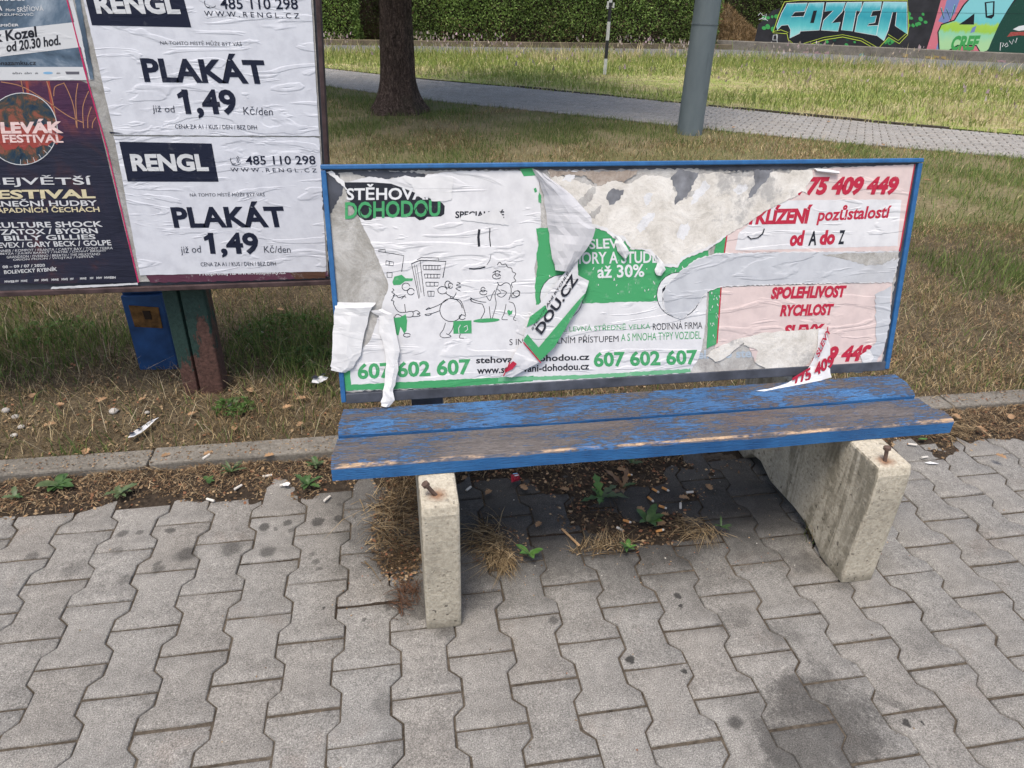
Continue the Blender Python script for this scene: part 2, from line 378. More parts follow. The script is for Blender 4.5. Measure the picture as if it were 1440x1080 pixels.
PIT = .13866
HALF = [(.0823, .1), (.0823, .0625), (.0564, .0375), (.0564, -.0375), (.0823, -.0625), (.0823, -.1)]
def inset(P, d):                            # parallel inset of a clockwise outline
    P = np.array(P, float); n = len(P); o = []
    for i in range(n):
        a = P[i]-P[i-1]; b = P[(i+1) % n]-P[i]; a /= np.linalg.norm(a); b /= np.linalg.norm(b)
        na, nb = np.array([a[1], -a[0]]), np.array([b[1], -b[0]]); q = na+nb; q /= max(.4, 1+na@nb); o.append(P[i]+d*q)
    return o
def pavers(cells, name, mat, seed, gap=.0023, ch=.003, zt=0.0, frame=None):
    """I-shaped interlocking pavers with chamfered edges, one mesh; cells are (column, row) in paver units"""
    r = random.Random(seed); V = []; F = []; C = []
    prof = HALF+[(-x, y) for x, y in HALF[::-1]]
    for (ci, ri) in cells:
        cx, cy = ci*PIT, ri*.2+r.uniform(-.0012, .0012); cx += r.uniform(-.001, .001); n = len(prof)
        tx, ty, dz = r.gauss(0, .006), r.gauss(0, .006), r.gauss(0, .0009); k = r.gauss(1, .03)
        wm = r.gauss(0, .006); tc = (k*(1+wm), k, k*(1-wm)); b = len(V)
        ring = []
        for (dx, z) in ((gap, -.018), (gap, -ch), (gap+ch, 0.0)):
            for (sx, sy) in inset(prof, dx): ring.append((sx+(r.uniform(-.0009, .0009) if z > -.01 else 0), sy*.986+(r.uniform(-.0007, .0007) if z > -.01 else 0), z))
        for (x, y, z) in ring:
            zz = zt+z+dz+x*tx+y*ty if z > -.01 else zt+z
            p = (cx+x, cy+y, zz); V.append(frame(*p) if frame else p); C.append(tc)
        for lv in range(2):
            for i in range(n):
                j = (i+1) % n; F.append((b+lv*n+i, b+lv*n+j, b+lv*n+n+j, b+lv*n+n+i))
        t = b+2*n                           # top as quads: profile points i and n-1-i face each other
        for i in range(n//2-1): F.append((t+i, t+i+1, t+n-2-i, t+n-1-i))
    V = np.array(V); F = np.array(F)
    return np_mesh(name, V, F[:, ::-1], mat, col=np.array(C))
stains_shade = []
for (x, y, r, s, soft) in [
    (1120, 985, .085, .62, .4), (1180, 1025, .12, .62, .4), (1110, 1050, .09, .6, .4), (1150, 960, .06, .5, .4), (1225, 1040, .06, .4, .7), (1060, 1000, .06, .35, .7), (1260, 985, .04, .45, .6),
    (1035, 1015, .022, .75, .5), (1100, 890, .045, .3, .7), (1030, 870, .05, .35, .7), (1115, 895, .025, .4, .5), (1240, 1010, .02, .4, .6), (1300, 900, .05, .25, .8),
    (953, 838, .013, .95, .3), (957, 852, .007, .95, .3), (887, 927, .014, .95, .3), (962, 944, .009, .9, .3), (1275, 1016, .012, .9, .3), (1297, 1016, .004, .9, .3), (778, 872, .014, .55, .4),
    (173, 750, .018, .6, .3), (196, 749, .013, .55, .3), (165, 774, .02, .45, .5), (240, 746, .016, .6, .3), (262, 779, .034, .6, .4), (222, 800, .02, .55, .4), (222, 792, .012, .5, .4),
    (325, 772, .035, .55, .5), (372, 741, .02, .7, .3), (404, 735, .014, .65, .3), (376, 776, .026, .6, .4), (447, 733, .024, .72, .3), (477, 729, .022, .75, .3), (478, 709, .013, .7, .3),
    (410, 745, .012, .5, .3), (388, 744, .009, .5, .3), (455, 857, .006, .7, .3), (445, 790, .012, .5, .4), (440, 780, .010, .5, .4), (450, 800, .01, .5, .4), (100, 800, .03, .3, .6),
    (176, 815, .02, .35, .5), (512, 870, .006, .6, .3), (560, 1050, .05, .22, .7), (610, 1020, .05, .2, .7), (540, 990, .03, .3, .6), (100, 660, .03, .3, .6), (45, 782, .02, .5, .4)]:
    q = gz(x, y); stains_shade.append((q[0], q[1], r*.85, min(1, s*1.15), soft))
stains_shade += [(1.15, .64, .32, .9, .5), (1.5, .60, .34, .95, .5), (1.80, .62, .30, .9, .5), (1.93, .30, .05, .6, .7), (2.0, .185, .03, .5, .7), (.89, .18, .025, .6, .6), (.98, .3, .05, .5, .7), (.82, .3, .06, .7, .7), (.75, .55, .14, .6, .5), (1.98, .74, .2, .75, .5), (1.2, .95, .3, .8, .5), (.72, .8, .2, .6, .5), (1.0, .42, .10, .6, .7)]  # dirt under and around the bench, with the bench's shade painted in
cells = []
for ci in range(-24, 36):
    o = 0.0 if ci % 2 == 0 else .5
    for k in range(-14, 5):
        ri = k+o+.5
        if ri*.2+.1 < .98: cells.append((ci, ri))
tag(pavers(cells, 'pavement', m_paver('concrete_paver', stains_shade), 3), kind='structure')
V = []; nx, ny = 300, 160                    # joint sand between the stones
xs = np.linspace(-3.6, 5.2, nx); ys = np.linspace(-2.9, 1.0, ny); X, Y = np.meshgrid(xs, ys, indexing='ij')
Z = -.006+.011*(fbm(X, Y, 14, 3)-.5)
def gridmesh(name, X, Y, Z, mat, smooth=True, **k):
    nx, ny = X.shape; I = np.arange(nx*ny).reshape(nx, ny)
    F = np.stack([I[:-1, :-1], I[1:, :-1], I[1:, 1:], I[:-1, 1:]], -1).reshape(-1, 4)
    return np_mesh(name, np.stack([X, Y, Z], -1).reshape(-1, 3), F, mat, smooth=smooth, **k)
tag(gridmesh('joint_bed', X, Y, Z, MT['joint']), kind='structure')

def dirt_h(X, Y):                           # dirt swept against the kerb and gathered under the bench
    a = .40*np.clip((Y-.80)/.12, -1.5, 1.2)
    ub = np.exp(-((X-1.45)/.42)**2-((Y-.62)/.22)**2)*.36+np.exp(-((X-1.62)/.30)**2-((Y-.50)/.09)**2)*.46
    ub += np.exp(-((X-.72)/.07)**2-((Y-.42)/.24)**2)*.50+np.exp(-((X-1.0)/.06)**2-((Y-.44)/.08)**2)*.3
    ub += np.exp(-((X-2.6)/.5)**2-((Y-.86)/.08)**2)*.1
    a = np.maximum(a, -.46)+ub
    return .030*(a+1.1*(fbm(X, Y, 9, 5, 5)-.56))
xs = np.arange(-2.6, 5.0, .011); ys = np.arange(.16, .982, .011); X, Y = np.meshgrid(xs, ys, indexing='ij')
Z = np.clip(dirt_h(X, Y), -.012, .022)
tag(gridmesh('soil', X, Y, Z, MT['soil']), kind='structure')
k = MB(); x = -6.03
kr = random.Random(5)
while x < 9:
    k.box((x+.003, .978+kr.uniform(-.002, .002), -.15), (x+.997, 1.072+kr.uniform(-.002, .002), .037+kr.uniform(-.003, .003))); x += 1.0
tag(k.build('kerb', MT['kerb'], bevel=.007), kind='structure')

# footpath: a paved strip curving away behind the lawn
NEAR = [(-4.4, 16.2), (-2.2, 14.0), (-.22, 11.95), (1.46, 10.2), (3.25, 8.85), (4.63, 7.72), (6.26, 6.55), (7.62, 5.72), (11.5, 3.2), (15.5, .4)]
def cat(P, n=240):                          # dense smooth curve through the points, by arc length
    P = np.array(P, float); o = []
    for i in range(len(P)-1):
        p0, p1, p2, p3 = P[max(i-1, 0)], P[i], P[i+1], P[min(i+2, len(P)-1)]
        for t in np.linspace(0, 1, 30, endpoint=False):
            o.append(.5*((2*p1)+(-p0+p2)*t+(2*p0-5*p1+4*p2-p3)*t*t+(-p0+3*p1-3*p2+p3)*t**3))
    o.append(P[-1]); return np.array(o)
PC = cat(NEAR); PS = np.concatenate([[0], np.cumsum(np.linalg.norm(np.diff(PC, axis=0), axis=1))])
def path_at(s):
    i = int(np.clip(np.searchsorted(PS, s)-1, 0, len(PC)-2)); t = (s-PS[i])/(PS[i+1]-PS[i])
    d = PC[i+1]-PC[i]; d /= np.linalg.norm(d); return PC[i]+t*(PC[i+1]-PC[i]), np.array([-d[1], d[0]])
PW = 15*PIT
def width_at(x): return np.interp(x, [-2, 0, 1.5, 4.5, 7.0, 9.5], [1.7, 1.75, 2.1, 1.92, 1.66, 1.5])
def path_frame(t, s, z):
    p, n = path_at(s); q = p+n*(t+.06)*float(width_at(p[0]))/PW; return (q[0], q[1], z)
cells = [(ci, (k+(0 if ci % 2 == 0 else .5))) for ci in range(0, 16) for k in range(2, int(PS[-1]/.2)-2)]
tag(pavers(cells, 'footpath', m_paver('path_paver', [], 1.35), 9, gap=.0055, ch=.005, zt=-.014, frame=path_frame), kind='structure')
b = MB(); ss = np.linspace(.2, PS[-1]-.2, 120)
b.grid([[path_frame(t, s, -.024) for s in ss] for t in (-.06, PW+.06)])
tag(b.build('path_bed', MT['joint']), kind='structure')
b = MB()                                     # edging stones along the far side
for s in np.arange(.5, PS[-1]-1.2, 1.0):
    q = [path_frame(PW+.09, s+.01, -.1), path_frame(PW+.09, s+.99, -.1), path_frame(PW+.17, s+.99, -.1), path_frame(PW+.17, s+.01, -.1)]
    if s > 8.2 and kr.random() < .8: b.prism(q, (0, 0, .098+kr.uniform(-.008, .012)))
tag(b.build('path_edging', plain('dark_edging', (.055, .045, .032), .95, .5, 20)), kind='structure')
def path_side(X, Y):                        # signed distance from the near edge of the path, + beyond it
    P = PC[::6]; best = np.full(X.shape, 1e9); sg = np.zeros(X.shape)
    for i in range(len(P)-1):
        a, c = P[i], P[i+1]; d = c-a; L2 = d@d
        t = np.clip(((X-a[0])*d[0]+(Y-a[1])*d[1])/L2, 0, 1); ex = X-a[0]-t*d[0]; ey = Y-a[1]-t*d[1]; q = np.hypot(ex, ey)
        m = q < best; best = np.where(m, q, best); sg = np.where(m, np.sign(d[0]*ey-d[1]*ex), sg)
    return best*sg
ROADN = [(-14, 18.6), (-.7, 18.5), (6, 18.9), (11, 18.2), (15.8, 14.9), (22, 9.5), (30, 2)]
ROADF = [(-14, 21.1), (-.7, 21.1), (6, 21.35), (12.6, 21.75), (19.7, 18.2), (27, 13.5), (36, 7)]
b = MB(); b.grid([[(x, y, -.004) for x, y in ROADN], [(x, y, -.004) for x, y in ROADF]])
tag(b.build('road', MT['asphalt']), kind='structure')
def road_near(X): return np.interp(X, [p[0] for p in ROADN], [p[1] for p in ROADN])

# uneven soil of the verge right behind the kerb
xs = np.arange(-3.5, 6.5, .03); ys = np.arange(1.07, 3.6, .03); X, Y = np.meshgrid(xs, ys, indexing='ij')
def verge_z(X, Y): return .018+.030*(fbm(X, Y, 3.2, 8, 5)-.5)-.05*np.clip((Y-2.8)/.8, 0, 1)-.0*X
tag(gridmesh('verge', X, Y, verge_z(X, Y), MT['verge']), kind='structure')

# ------------------------------------------------------------------ grass: blades, too many to count
def blades(name, P, h, w, lean, tint, flat=1.0, kind='stuff', comb=None):
    n = len(P); a = rng.uniform(0, 2*math.pi, n); la = rng.uniform(0, 2*math.pi, n) if comb is None else comb+rng.normal(0, .8, n)
    side = np.stack([np.cos(a), np.sin(a), 0*a], -1); ld = np.stack([np.cos(la), np.sin(la), 0*la], -1)
    V = np.zeros((n, 5, 3)); up = np.array([0, 0, 1.])
    for i, (t, ww) in enumerate(((0, 1), (0, -1), (.55, .75), (.55, -.75), (1, 0))):
        hh = h*t*np.cos(lean*t*.9)*flat; oo = h*t*np.sin(lean*t)
        V[:, i] = P+side*(w*ww*.5)[:, None]+up*hh[:, None]+ld*oo[:, None]
    B = (np.arange(n)*5)[:, None]
    F = np.concatenate([B+np.array([[0, 1, 3]]), B+np.array([[0, 3, 2]]), B+np.array([[2, 3, 4]])])
    C = np.repeat(tint, 5, axis=0)
    return tag(np_mesh(name, V.reshape(-1, 3), F, MT['blade'], col=C), kind=kind)
def pick(pal, n, k=None):
    pal = np.array(pal); i = rng.integers(0, len(pal), n) if k is None else np.clip((k*len(pal)).astype(int), 0, len(pal)-1)
    return pal[i]*rng.uniform(.7, 1.25, (n, 1))
DRY = [(.26, .19, .10), (.33, .25, .135), (.20, .14, .072), (.14, .09, .05), (.40, .32, .19), (.23, .16, .08), (.10, .068, .04)]
GRN = [(.075, .105, .028), (.055, .085, .022), (.095, .125, .035), (.12, .135, .045), (.065, .095, .03)]
def in_view(X, Y, m=1.4):
    d = np.stack([X, Y, 0*X], -1)-CAM; z = d@FX; u = (d@RX)/z*F_PX; v = (d@UX)/z*F_PX
    return (z > .1) & (np.abs(u) < 720*m+60) & (np.abs(v) < 540*m+90)
def scatter(n, x0, x1, y0, y1):
    X = rng.uniform(x0, x1, n); Y = rng.uniform(y0, y1, n); k = in_view(X, Y); return X[k], Y[k]
def clear(X, Y):                            # keep clear of posts and trunk
    k = np.ones(X.shape, bool)
    for (cx, cy, r) in ((4.42, 7.33, .16), (.98, 9.05, .33)): k &= np.hypot(X-cx, Y-cy) > r
    k &= ~((np.abs(X-.05) < .09) & (np.abs(Y-1.51) < .07)) & ~((np.abs(X+.18) < .08) & (np.abs(Y-1.78) < .08))
    return k
# near verge, 1.07..3.4 m: straw coloured with green patches
X, Y = scatter(270000, -2.4, 6.0, 1.06, 3.5)
gp = fbm(X, Y, 1.3, 21)+.34*np.exp(-((X-.36)/.24)**2-((Y-1.86)/.24)**2)+.34*np.exp(-((X+.55)/.36)**2-((Y-1.98)/.2)**2)-.04*np.clip((X-2.2)/1.0, 0, 1)-.10*np.exp(-((Y-1.2)/.25)**2)
dens = fbm(X, Y, 2.6, 31); kp = clear(X, Y) & (rng.random(len(X)) < np.clip((dens-.30)*2.6, .38, 1)*.9); X, Y, gp, dens = X[kp], Y[kp], gp[kp], dens[kp]
isg = rng.random(len(X)) < np.clip((gp-.46)*5, .10, .9); n = len(X)
h = np.where(isg, rng.gamma(5, .009, n)*(1+1.1*np.clip((gp-.62)*6, 0, 1)), rng.gamma(4, .0085, n)); lean = np.where(isg, rng.uniform(.1, 1.0, n), rng.uniform(.8, 1.54, n))
tint = np.where(isg[:, None], pick(GRN, n)*np.where(X > 2.3, 1.8, 1.6)[:, None], pick(DRY, n)*np.where(X > 2.3, 1.4, 1.1)[:, None])
P = np.stack([X, Y, verge_z(X, Y)-.002+.012*(~isg)*rng.random(n)], -1)
blades('verge_grass', P, h, np.where(isg, rng.uniform(.0022, .0048, n), rng.uniform(.0012, .003, n)), lean, tint)
X, Y = scatter(2600, -1.6, 5, 1.08, 2.2); n = len(X); kp = clear(X, Y); X, Y = X[kp], Y[kp]; n = len(X)
blades('dry_straw', np.stack([X, Y, verge_z(X, Y)], -1), rng.gamma(5, .022, n), rng.uniform(.001, .0022, n), rng.uniform(.6, 1.5, n), pick([(.46, .37, .22), (.38, .29, .16), (.5, .43, .3)], n))
# lawn between verge and path
X, Y = scatter(680000, -5.5, 12, 2.5, 15)
ps = path_side(X, Y); gp = fbm(X, Y, .55, 41, 5); kp = clear(X, Y) & (ps < -.03+.06*fbm(X, Y, 6, 3)) & (rng.random(len(X)) < np.clip((Y-2.4)/.9, 0, 1)) & (rng.random(len(X)) < np.clip(1.1-Y*.06, .35, .8)*np.clip((fbm(X, Y, 1.7, 51)-.25)*3, .25, 1))
X, Y, gp = X[kp], Y[kp], gp[kp]; n = len(X)
base = np.exp(-(np.hypot(X-4.42, Y-7.33)/.5)**2)*.5+np.exp(-(np.hypot(X-.98, Y-9)/.9)**2)*.1
isg = rng.random(n) < np.clip((gp-.40)*5+.22+base, .2, .92)
tint = np.where(isg[:, None], pick(GRN, n)*(1.6+.6*np.clip((X-3)/3, 0, 1))[:, None], pick(DRY, n)*(1.3+.45*np.clip((X-3)/3, 0, 1))[:, None])  # tint rises to the right, painting in light outside the tree's shade
h = np.where(isg, rng.gamma(6, .007, n), rng.gamma(4, .008, n))*(1+base)
blades('lawn_grass', np.stack([X, Y, -.03+.0*X], -1)+np.array([0, 0, .0]), h+.02, rng.uniform(.003, .0065, n), np.where(isg, rng.uniform(.1, 1.1, n), rng.uniform(.4, 1.4, n)), tint)
# meadow beyond the path: tall green, pinkish seed heads, one mown straw patch
def m_mead():
    t = NT('meadow_turf', .95, .1); f = t.noise(14, 6, .75, stretch=(1, .6, 1)); g_ = t.noise(.8, 5, .65); h = t.noise(3, 5, .7)
    a = t.ramp(f, (.3, (.15, .19, .045)), (.7, (.34, .38, .11))); b = t.ramp(f, (.3, (.28, .23, .12)), (.7, (.52, .45, .25)))
    t.bump(f, .05, .8); return t.out(t.mix(t.step(t.math('ADD', t.math('MULTIPLY', g_, .6), t.math('MULTIPLY', h, .4)), .46, .60), a, b))
b = MB(); dn_ = [path_frame(PW+.17, q, -.012) for q in np.linspace(.2, PS[-1]-.3, 60)]
xs_ = np.linspace(-8, 26, 60); fy = np.array([float(road_near(x))+.02 for x in xs_]); far_ = [(x, y, -.012) for x, y in zip(xs_, fy)]
dn_s = sorted(dn_, key=lambda p: p[0]); ny_ = np.interp(xs_, [p[0] for p in dn_s], [p[1] for p in dn_s])
b.grid([[(x, min(y0, y1), -.012) for x, y0, y1 in zip(xs_, ny_, fy)], far_])
tag(b.build('meadow', m_mead()), kind='structure')
X, Y = scatter(620000, -9, 27, 5, 21.3)
ps = path_side(X, Y); kp = (ps > width_at(X-.6)-.01+.16*fbm(X, Y, 3, 7)) & (Y < road_near(X)-.15) & (rng.random(len(X)) < .34)
X, Y, ps = X[kp], Y[kp], ps[kp]; n = len(X)
mow = np.clip(1.6-np.hypot((X-6.6)/2.6, (Y-12.4)/1.9)*1.6, 0, 1)*(fbm(X, Y, 1.2, 5) > .38)
mow = np.maximum(mow, np.clip(1-np.abs(ps-width_at(X-.6)-.3)/.45, 0, 1)*.8)
gp = fbm(X, Y, .5, 61, 5)
isg = rng.random(n) < np.clip((gp-.36)*4+.25, .25, .95)*(1-.85*mow)
MG = [(.27, .34, .085), (.21, .30, .075), (.33, .38, .12), (.38, .40, .17), (.18, .26, .07)]
MD = [(.56, .48, .28), (.60, .52, .32), (.50, .41, .24), (.54, .45, .28)]
tint = np.where(isg[:, None], pick(MG, n)*np.array([1.05, .97, 1.0]), pick(MD, n))
tall = np.clip((Y-road_near(X)+3.2)/3.0, 0, 1)
h = rng.gamma(6, .018, n)*(1-.72*mow)*(.8+1.3*tall)+.02
blades('meadow_grass', np.stack([X, Y, 0*X-.03], -1), h, rng.uniform(.009, .02, n), rng.uniform(.1, .9, n), tint)
X, Y = scatter(60000, -9, 26, 7, 21); ps = path_side(X, Y); tl = np.clip((Y-road_near(X)+2.2)/2.0, 0, 1)
kp = (ps > PW+1.2) & (Y < road_near(X)) & (rng.random(len(X)) < .02+.35*tl) & (fbm(X, Y, .8, 71) > .42) ; X, Y, tl = X[kp], Y[kp], tl[kp]; n = len(X)
blades('meadow_flowers', np.stack([X, Y, .16+.22*tl+rng.uniform(-.08, .08, n)], -1), rng.uniform(.04, .1, n), rng.uniform(.03, .055, n), rng.uniform(0, .6, n), pick([(.44, .32, .36), (.5, .42, .42), (.40, .33, .26)], n))
# dry litter on the dirt along the kerb and under the bench
X, Y = scatter(190000, -2.2, 4.9, .22, .99)
dh = dirt_h(X, Y); kp = (dh > .001) & (rng.random(len(X)) < np.clip(dh*60, .4, .8)); X, Y, dh = X[kp], Y[kp], dh[kp]; n = len(X)
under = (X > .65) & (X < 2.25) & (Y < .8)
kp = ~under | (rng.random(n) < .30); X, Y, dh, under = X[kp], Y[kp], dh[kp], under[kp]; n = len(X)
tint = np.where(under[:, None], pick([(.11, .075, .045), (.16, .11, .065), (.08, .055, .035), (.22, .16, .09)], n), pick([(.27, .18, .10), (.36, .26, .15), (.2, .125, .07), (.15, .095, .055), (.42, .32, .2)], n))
blades('dry_litter', np.stack([X, Y, np.clip(dh, 0, .022)+.001], -1), rng.gamma(4, .0068, n), rng.uniform(.001, .0032, n), rng.uniform(1.2, 1.56, n), tint, .6)
def crumbs(name, X, Y, Z, pal, s0, s1):
    n = len(X); leaves(name, np.stack([X, Y, Z+.002], -1), rng.uniform(s0, s1, n), pick(pal, n), None, np.array([0, 0, 2.2]), .6, .7)['kind'] = 'stuff'
def leaves(name, P, size, tint, parent, norm=None, jit=1.0, asp=.55, shade=None):
    n = len(P); d = rng.normal(size=(n, 3)); nn = rng.normal(size=(n, 3))*jit+(norm if norm is not None else 0)
    if parent is None: d -= nn*((d*nn).sum(1)/(nn*nn).sum(1))[:, None]
    d /= np.linalg.norm(d, axis=1)[:, None]
    s = np.cross(d, nn); s /= np.linalg.norm(s, axis=1)[:, None]+1e-9
    L = size[:, None]; V = np.stack([P-d*L*.5, P+s*L*asp*.5, P+d*L*.5, P-s*L*asp*.5], 1)
    F = (np.arange(n)*4)[:, None]+np.arange(4)[None]
    return np_mesh(name, V.reshape(-1, 3), F, MT['crumb' if 'crumb' in name or name == 'grit' else 'leaf'], parent, np.repeat(tint, 4, axis=0), shade is not None, None if shade is None else np.repeat(shade/np.linalg.norm(shade, axis=1)[:, None], 4, axis=0))
CR = [(.20, .13, .07), (.30, .20, .11), (.13, .08, .045), (.09, .06, .035), (.38, .27, .16), (.24, .11, .06)]
X, Y = scatter(38000, -2.2, 4.9, .25, .98); dh = dirt_h(X, Y); k = (dh > -.002) & (rng.random(len(X)) < .75); crumbs('leaf_crumbs', X[k], Y[k], np.clip(dh[k], 0, .022), CR, .004, .016)
X, Y = scatter(9000, -1.5, 4.8, 1.07, 1.85); k = fbm(X, Y, 5, 77) > .5; crumbs('leaf_crumbs', X[k], Y[k], verge_z(X[k], Y[k])+.004, CR, .004, .018)
X, Y = scatter(2200, -1.4, 4.4, .98, 1.07); crumbs('leaf_crumbs', X, Y, .038+0*X, CR, .003, .010)
X, Y = scatter(6000, -1.2, 3.2, -.9, .95); k = rng.random(len(X)) < np.where((X > .6) & (X < 2.3) & (Y > .25), .8, .06); crumbs('grit', X[k], Y[k], 0*X[k], CR+[(.5, .47, .42)], .002, .007)
# ------------------------------------------------------------------ the bench
bench = empty('park_bench', (1.46, .45, 0), 'weathered blue wooden bench on concrete legs, its tall backrest covered in torn posters', 'bench')
def leg(x0, x1, bolt, lean):
    prof = [(.19, 0), (.187, .30), (.19, .372), (.198, .397), (.90, .397), (.90, .0), (.80, 0), (.77, .045), (.70, .06), (.62, .034), (.55, .040), (.47, .046), (.40, .042), (.345, .024), (.30, .0)]
    m = MB(); m.prism([(x0, y, z-.004) for y, z in prof], (x1-x0, 0, 0))
    o = m.build('leg', m_leg_at(*bolt), bench, bevel=.007)
    b = MB(); p = np.array([bolt[0], bolt[1], .385]); t = np.array(lean)
    b.tube([p, p+t*.6, p+t], .0050, 10); b.tube([p+t*.86, p+t*1.03], .0092, 8)
    b.build('bolt', MT['steel_rust'], o)
leg(.842, .932, gz(615, 692, .40)[:2], (-.028, -.004, .045))
leg(1.998, 2.094, gz(1246, 645, .40)[:2], (-.004, .004, .048))
def plank(y0, y1, x0l, x0r, x1l, x1r, blue, seed, edge, dz=0.0):
    m = MB(); N = 90; r = random.Random(seed); ring = []
    for i in range(N+1):
        t = i/N
        xa, xb = x0l+(x1l-x0l)*t, x0r+(x1r-x0r)*t
        wob = .0035*(vnoise(np.array([t*9.0]), np.array([seed*3.3]))[0]-.5)+.0015*(vnoise(np.array([t*60]), np.array([seed*1.3]))[0]-.5)
        e = .004+.004*vnoise(np.array([t*26.0]), np.array([seed*5.1]))[0]
        sag = dz-.004*math.sin(math.pi*t)
        ring.append([(xa, y0+wob, .397+sag), (xa, y0+wob, .437+sag-e), (xa, y0+wob+e, .4385+sag), (xa, y0+(y1-y0)*.35, .441+sag), (xb, y1-.06, .4405+sag), (xb, y1-.005, .439+sag), (xb, y1, .434+sag), (xb, y1, .397+sag)])
    n = 8
    m.add([p for q in ring for p in q], [(i*n+k, (i+1)*n+k, (i+1)*n+(k+1) % n, i*n+(k+1) % n) for i in range(N) for k in range(n)]+[tuple(range(n)), tuple(range(N*n+n-1, N*n-1, -1))])
    return m.build('plank', m_wood('plank_wood_%d' % seed, blue, seed, edge, .437), bench)
plank(.318, .440, .640, .650, 2.293, 2.270, -.145, 1, .3215)['label'] = 'front plank, grey wood with most of its blue paint worn off'
plank(.447, .568, .651, .660, 2.268, 2.283, -.075, 4, None, .008)['label'] = 'rear plank, flaking blue paint with grey wood showing through'
# backrest: a leaning board with a blue frame
TN = np.array([0, -.59, .12]); BP = Plane((0, .58, .46), TN)
TU = np.array([0, .12, .59])/math.hypot(.12, .59); NN = BP.n
def bw(u, v, w=0): return np.array([u, .58, .46])+TU*v+NN*w
def bbox_on(mb, u0, u1, v0, v1, w0, w1, m=0):
    mb.prism([bw(u0, v0, w0), bw(u1, v0, w0), bw(u1, v1, w0), bw(u0, v1, w0)], NN*(w1-w0), m)
m = MB(); bbox_on(m, .668, 2.252, .008, .592, -.018, 0)
bk = m.build('backrest', MT['board'], bench)
m = MB(); bbox_on(m, .655, 2.266, .5925, .604, -.022, .010); bbox_on(m, .655, .6675, .0, .5915, -.022, .008); bbox_on(m, 2.2525, 2.266, .0, .5915, -.022, .008)
m.build('backrest_frame', MT['frame'], bench, bevel=.0025)
m = MB(); bbox_on(m, .668, 2.252, -.004, .0235, .001, .007); m.build('bottom_rail', MT['board'], bench, bevel=.002)
for x in (.86, 2.02):                        # steel straps behind the board, bent forward onto the legs
    m = MB(); m.prism([(x-.02, .592, .397), (x-.02, .640, .397), bw(x-.02, .56, -.045), bw(x-.02, .56, -.019), bw(x-.02, -.01, -.019)], (.085, 0, 0)); m.build('bracket', MT['board'], bench)

def c5(x, y): return (440+x/3.087, 220+y/3.087)
def c6(x, y): return (700+x/3.085, 220+y/3.085)
def c7(x, y): return (980+x/3.085, 220+y/3.085)
def C5(*p): return [c5(*q) for q in p]
def C6(*p): return [c6(*q) for q in p]
def C7(*p): return [c7(*q) for q in p]
mm = .001
# old paper residue over the whole board
m = MB()
shape(m, BP, .6*mm, jag([(462, 262), (470, 243), (520, 240), (640, 239.5), (760, 239), (900, 238), (1100, 236.5), (1280, 233), (1262, 372), (1240, 508), (1235, 522), (1000, 532), (760, 540), (600, 547), (485, 551), (478, 500), (468, 380)], 1.5, 4, 3))
m.build('old_paper_layer', MT['old'], bench)
m = MB()                                     # bare board showing through
for i, q in enumerate([C5((40, 75), (110, 70), (130, 110), (125, 160), (85, 230), (65, 285), (45, 230)), C5((160, 62), (290, 60), (420, 66), (490, 78), (460, 112), (400, 100), (370, 90), (300, 100), (230, 90), (190, 80)),
        C6((215, 58), (420, 66), (610, 60), (600, 80), (545, 110), (500, 100), (440, 130), (380, 85), (300, 80), (230, 90)), C6((745, 88), (790, 58), (872, 70), (840, 130), (815, 175), (765, 212), (775, 160)), C6((470, 165), (500, 140), (548, 145), (525, 190), (480, 215)),
        C7((0, 52), (150, 46), (300, 43), (480, 46), (480, 60), (330, 54), (200, 64), (90, 58)), C7((245, 60), (330, 55), (270, 140), (215, 190), (250, 110))]):
    m = MB(); shape(m, BP, (2.92+i*.01 if i > 1 else 1.3)*mm, jag(q, 1.6, 3, 20+i)); m.build('bare_patch', MT['brownish' if i == 2 else ('boardgrey' if i in (3, 4, 6) else 'board')], bench)
# left: grey smeared wedge under the peeled paper
m2 = MB(); shape(m2, BP, .9*mm, jag(C5((62, 80), (120, 100), (190, 170), (260, 330), (340, 540), (350, 690), (240, 700), (90, 640), (65, 420), (50, 250)), 1, 4, 9)); m2.build('smeared_paper', MT['smear'], bench)
# torn cream layer, upper middle
cream = C6((215, 66), (300, 92), (420, 130), (470, 90), (560, 120), (640, 80), (760, 92), (860, 78), (1049, 62))+C7((90, 72), (200, 90), (330, 66), (440, 82), (495, 60), (485, 118), (430, 165), (290, 240), (215, 295), (130, 342))+C6((992, 345), (910, 400), (800, 440), (775, 475), (700, 470), (655, 405), (575, 402), (545, 352), (500, 346), (470, 318), (400, 303), (330, 300), (260, 170))
m3 = MB(); cj = jag(cream, 1.3, 3.5, 31); shape(m3, BP, 2.70*mm, cj); m3.build('torn_paper_layer', MT['cream'], bench, )

for i in range(16):
    r = random.Random(300+i); cx, cy = r.uniform(250, 1230), r.uniform(75, 330)
    if cy > 250 and not 520 < cx < 1000: cy -= 130
    if cx > 1050: cy = min(cy, 150)
    ra, rb, ro = r.uniform(45, 95), r.uniform(14, 34), r.uniform(-1.2, -.3); q = [c6(cx+(ra*math.cos(a)*math.cos(ro)-rb*math.sin(a)*math.sin(ro))*r.uniform(.5, 1), cy+(ra*math.cos(a)*math.sin(ro)+rb*math.sin(a)*math.cos(ro))*r.uniform(.5, 1)) for a in np.linspace(0, 6.28, 12)[:-1]]; q = [(x, max(y, 241)) for x, y in q]
    m = MB(); shape(m, BP, 2.72*mm+i*.006*mm, jag(q, 1.5, 2.6, i)); m.build('paper_patch', MT[r.choice(('cream2', 'cream2', 'cream', 'old'))], bench)
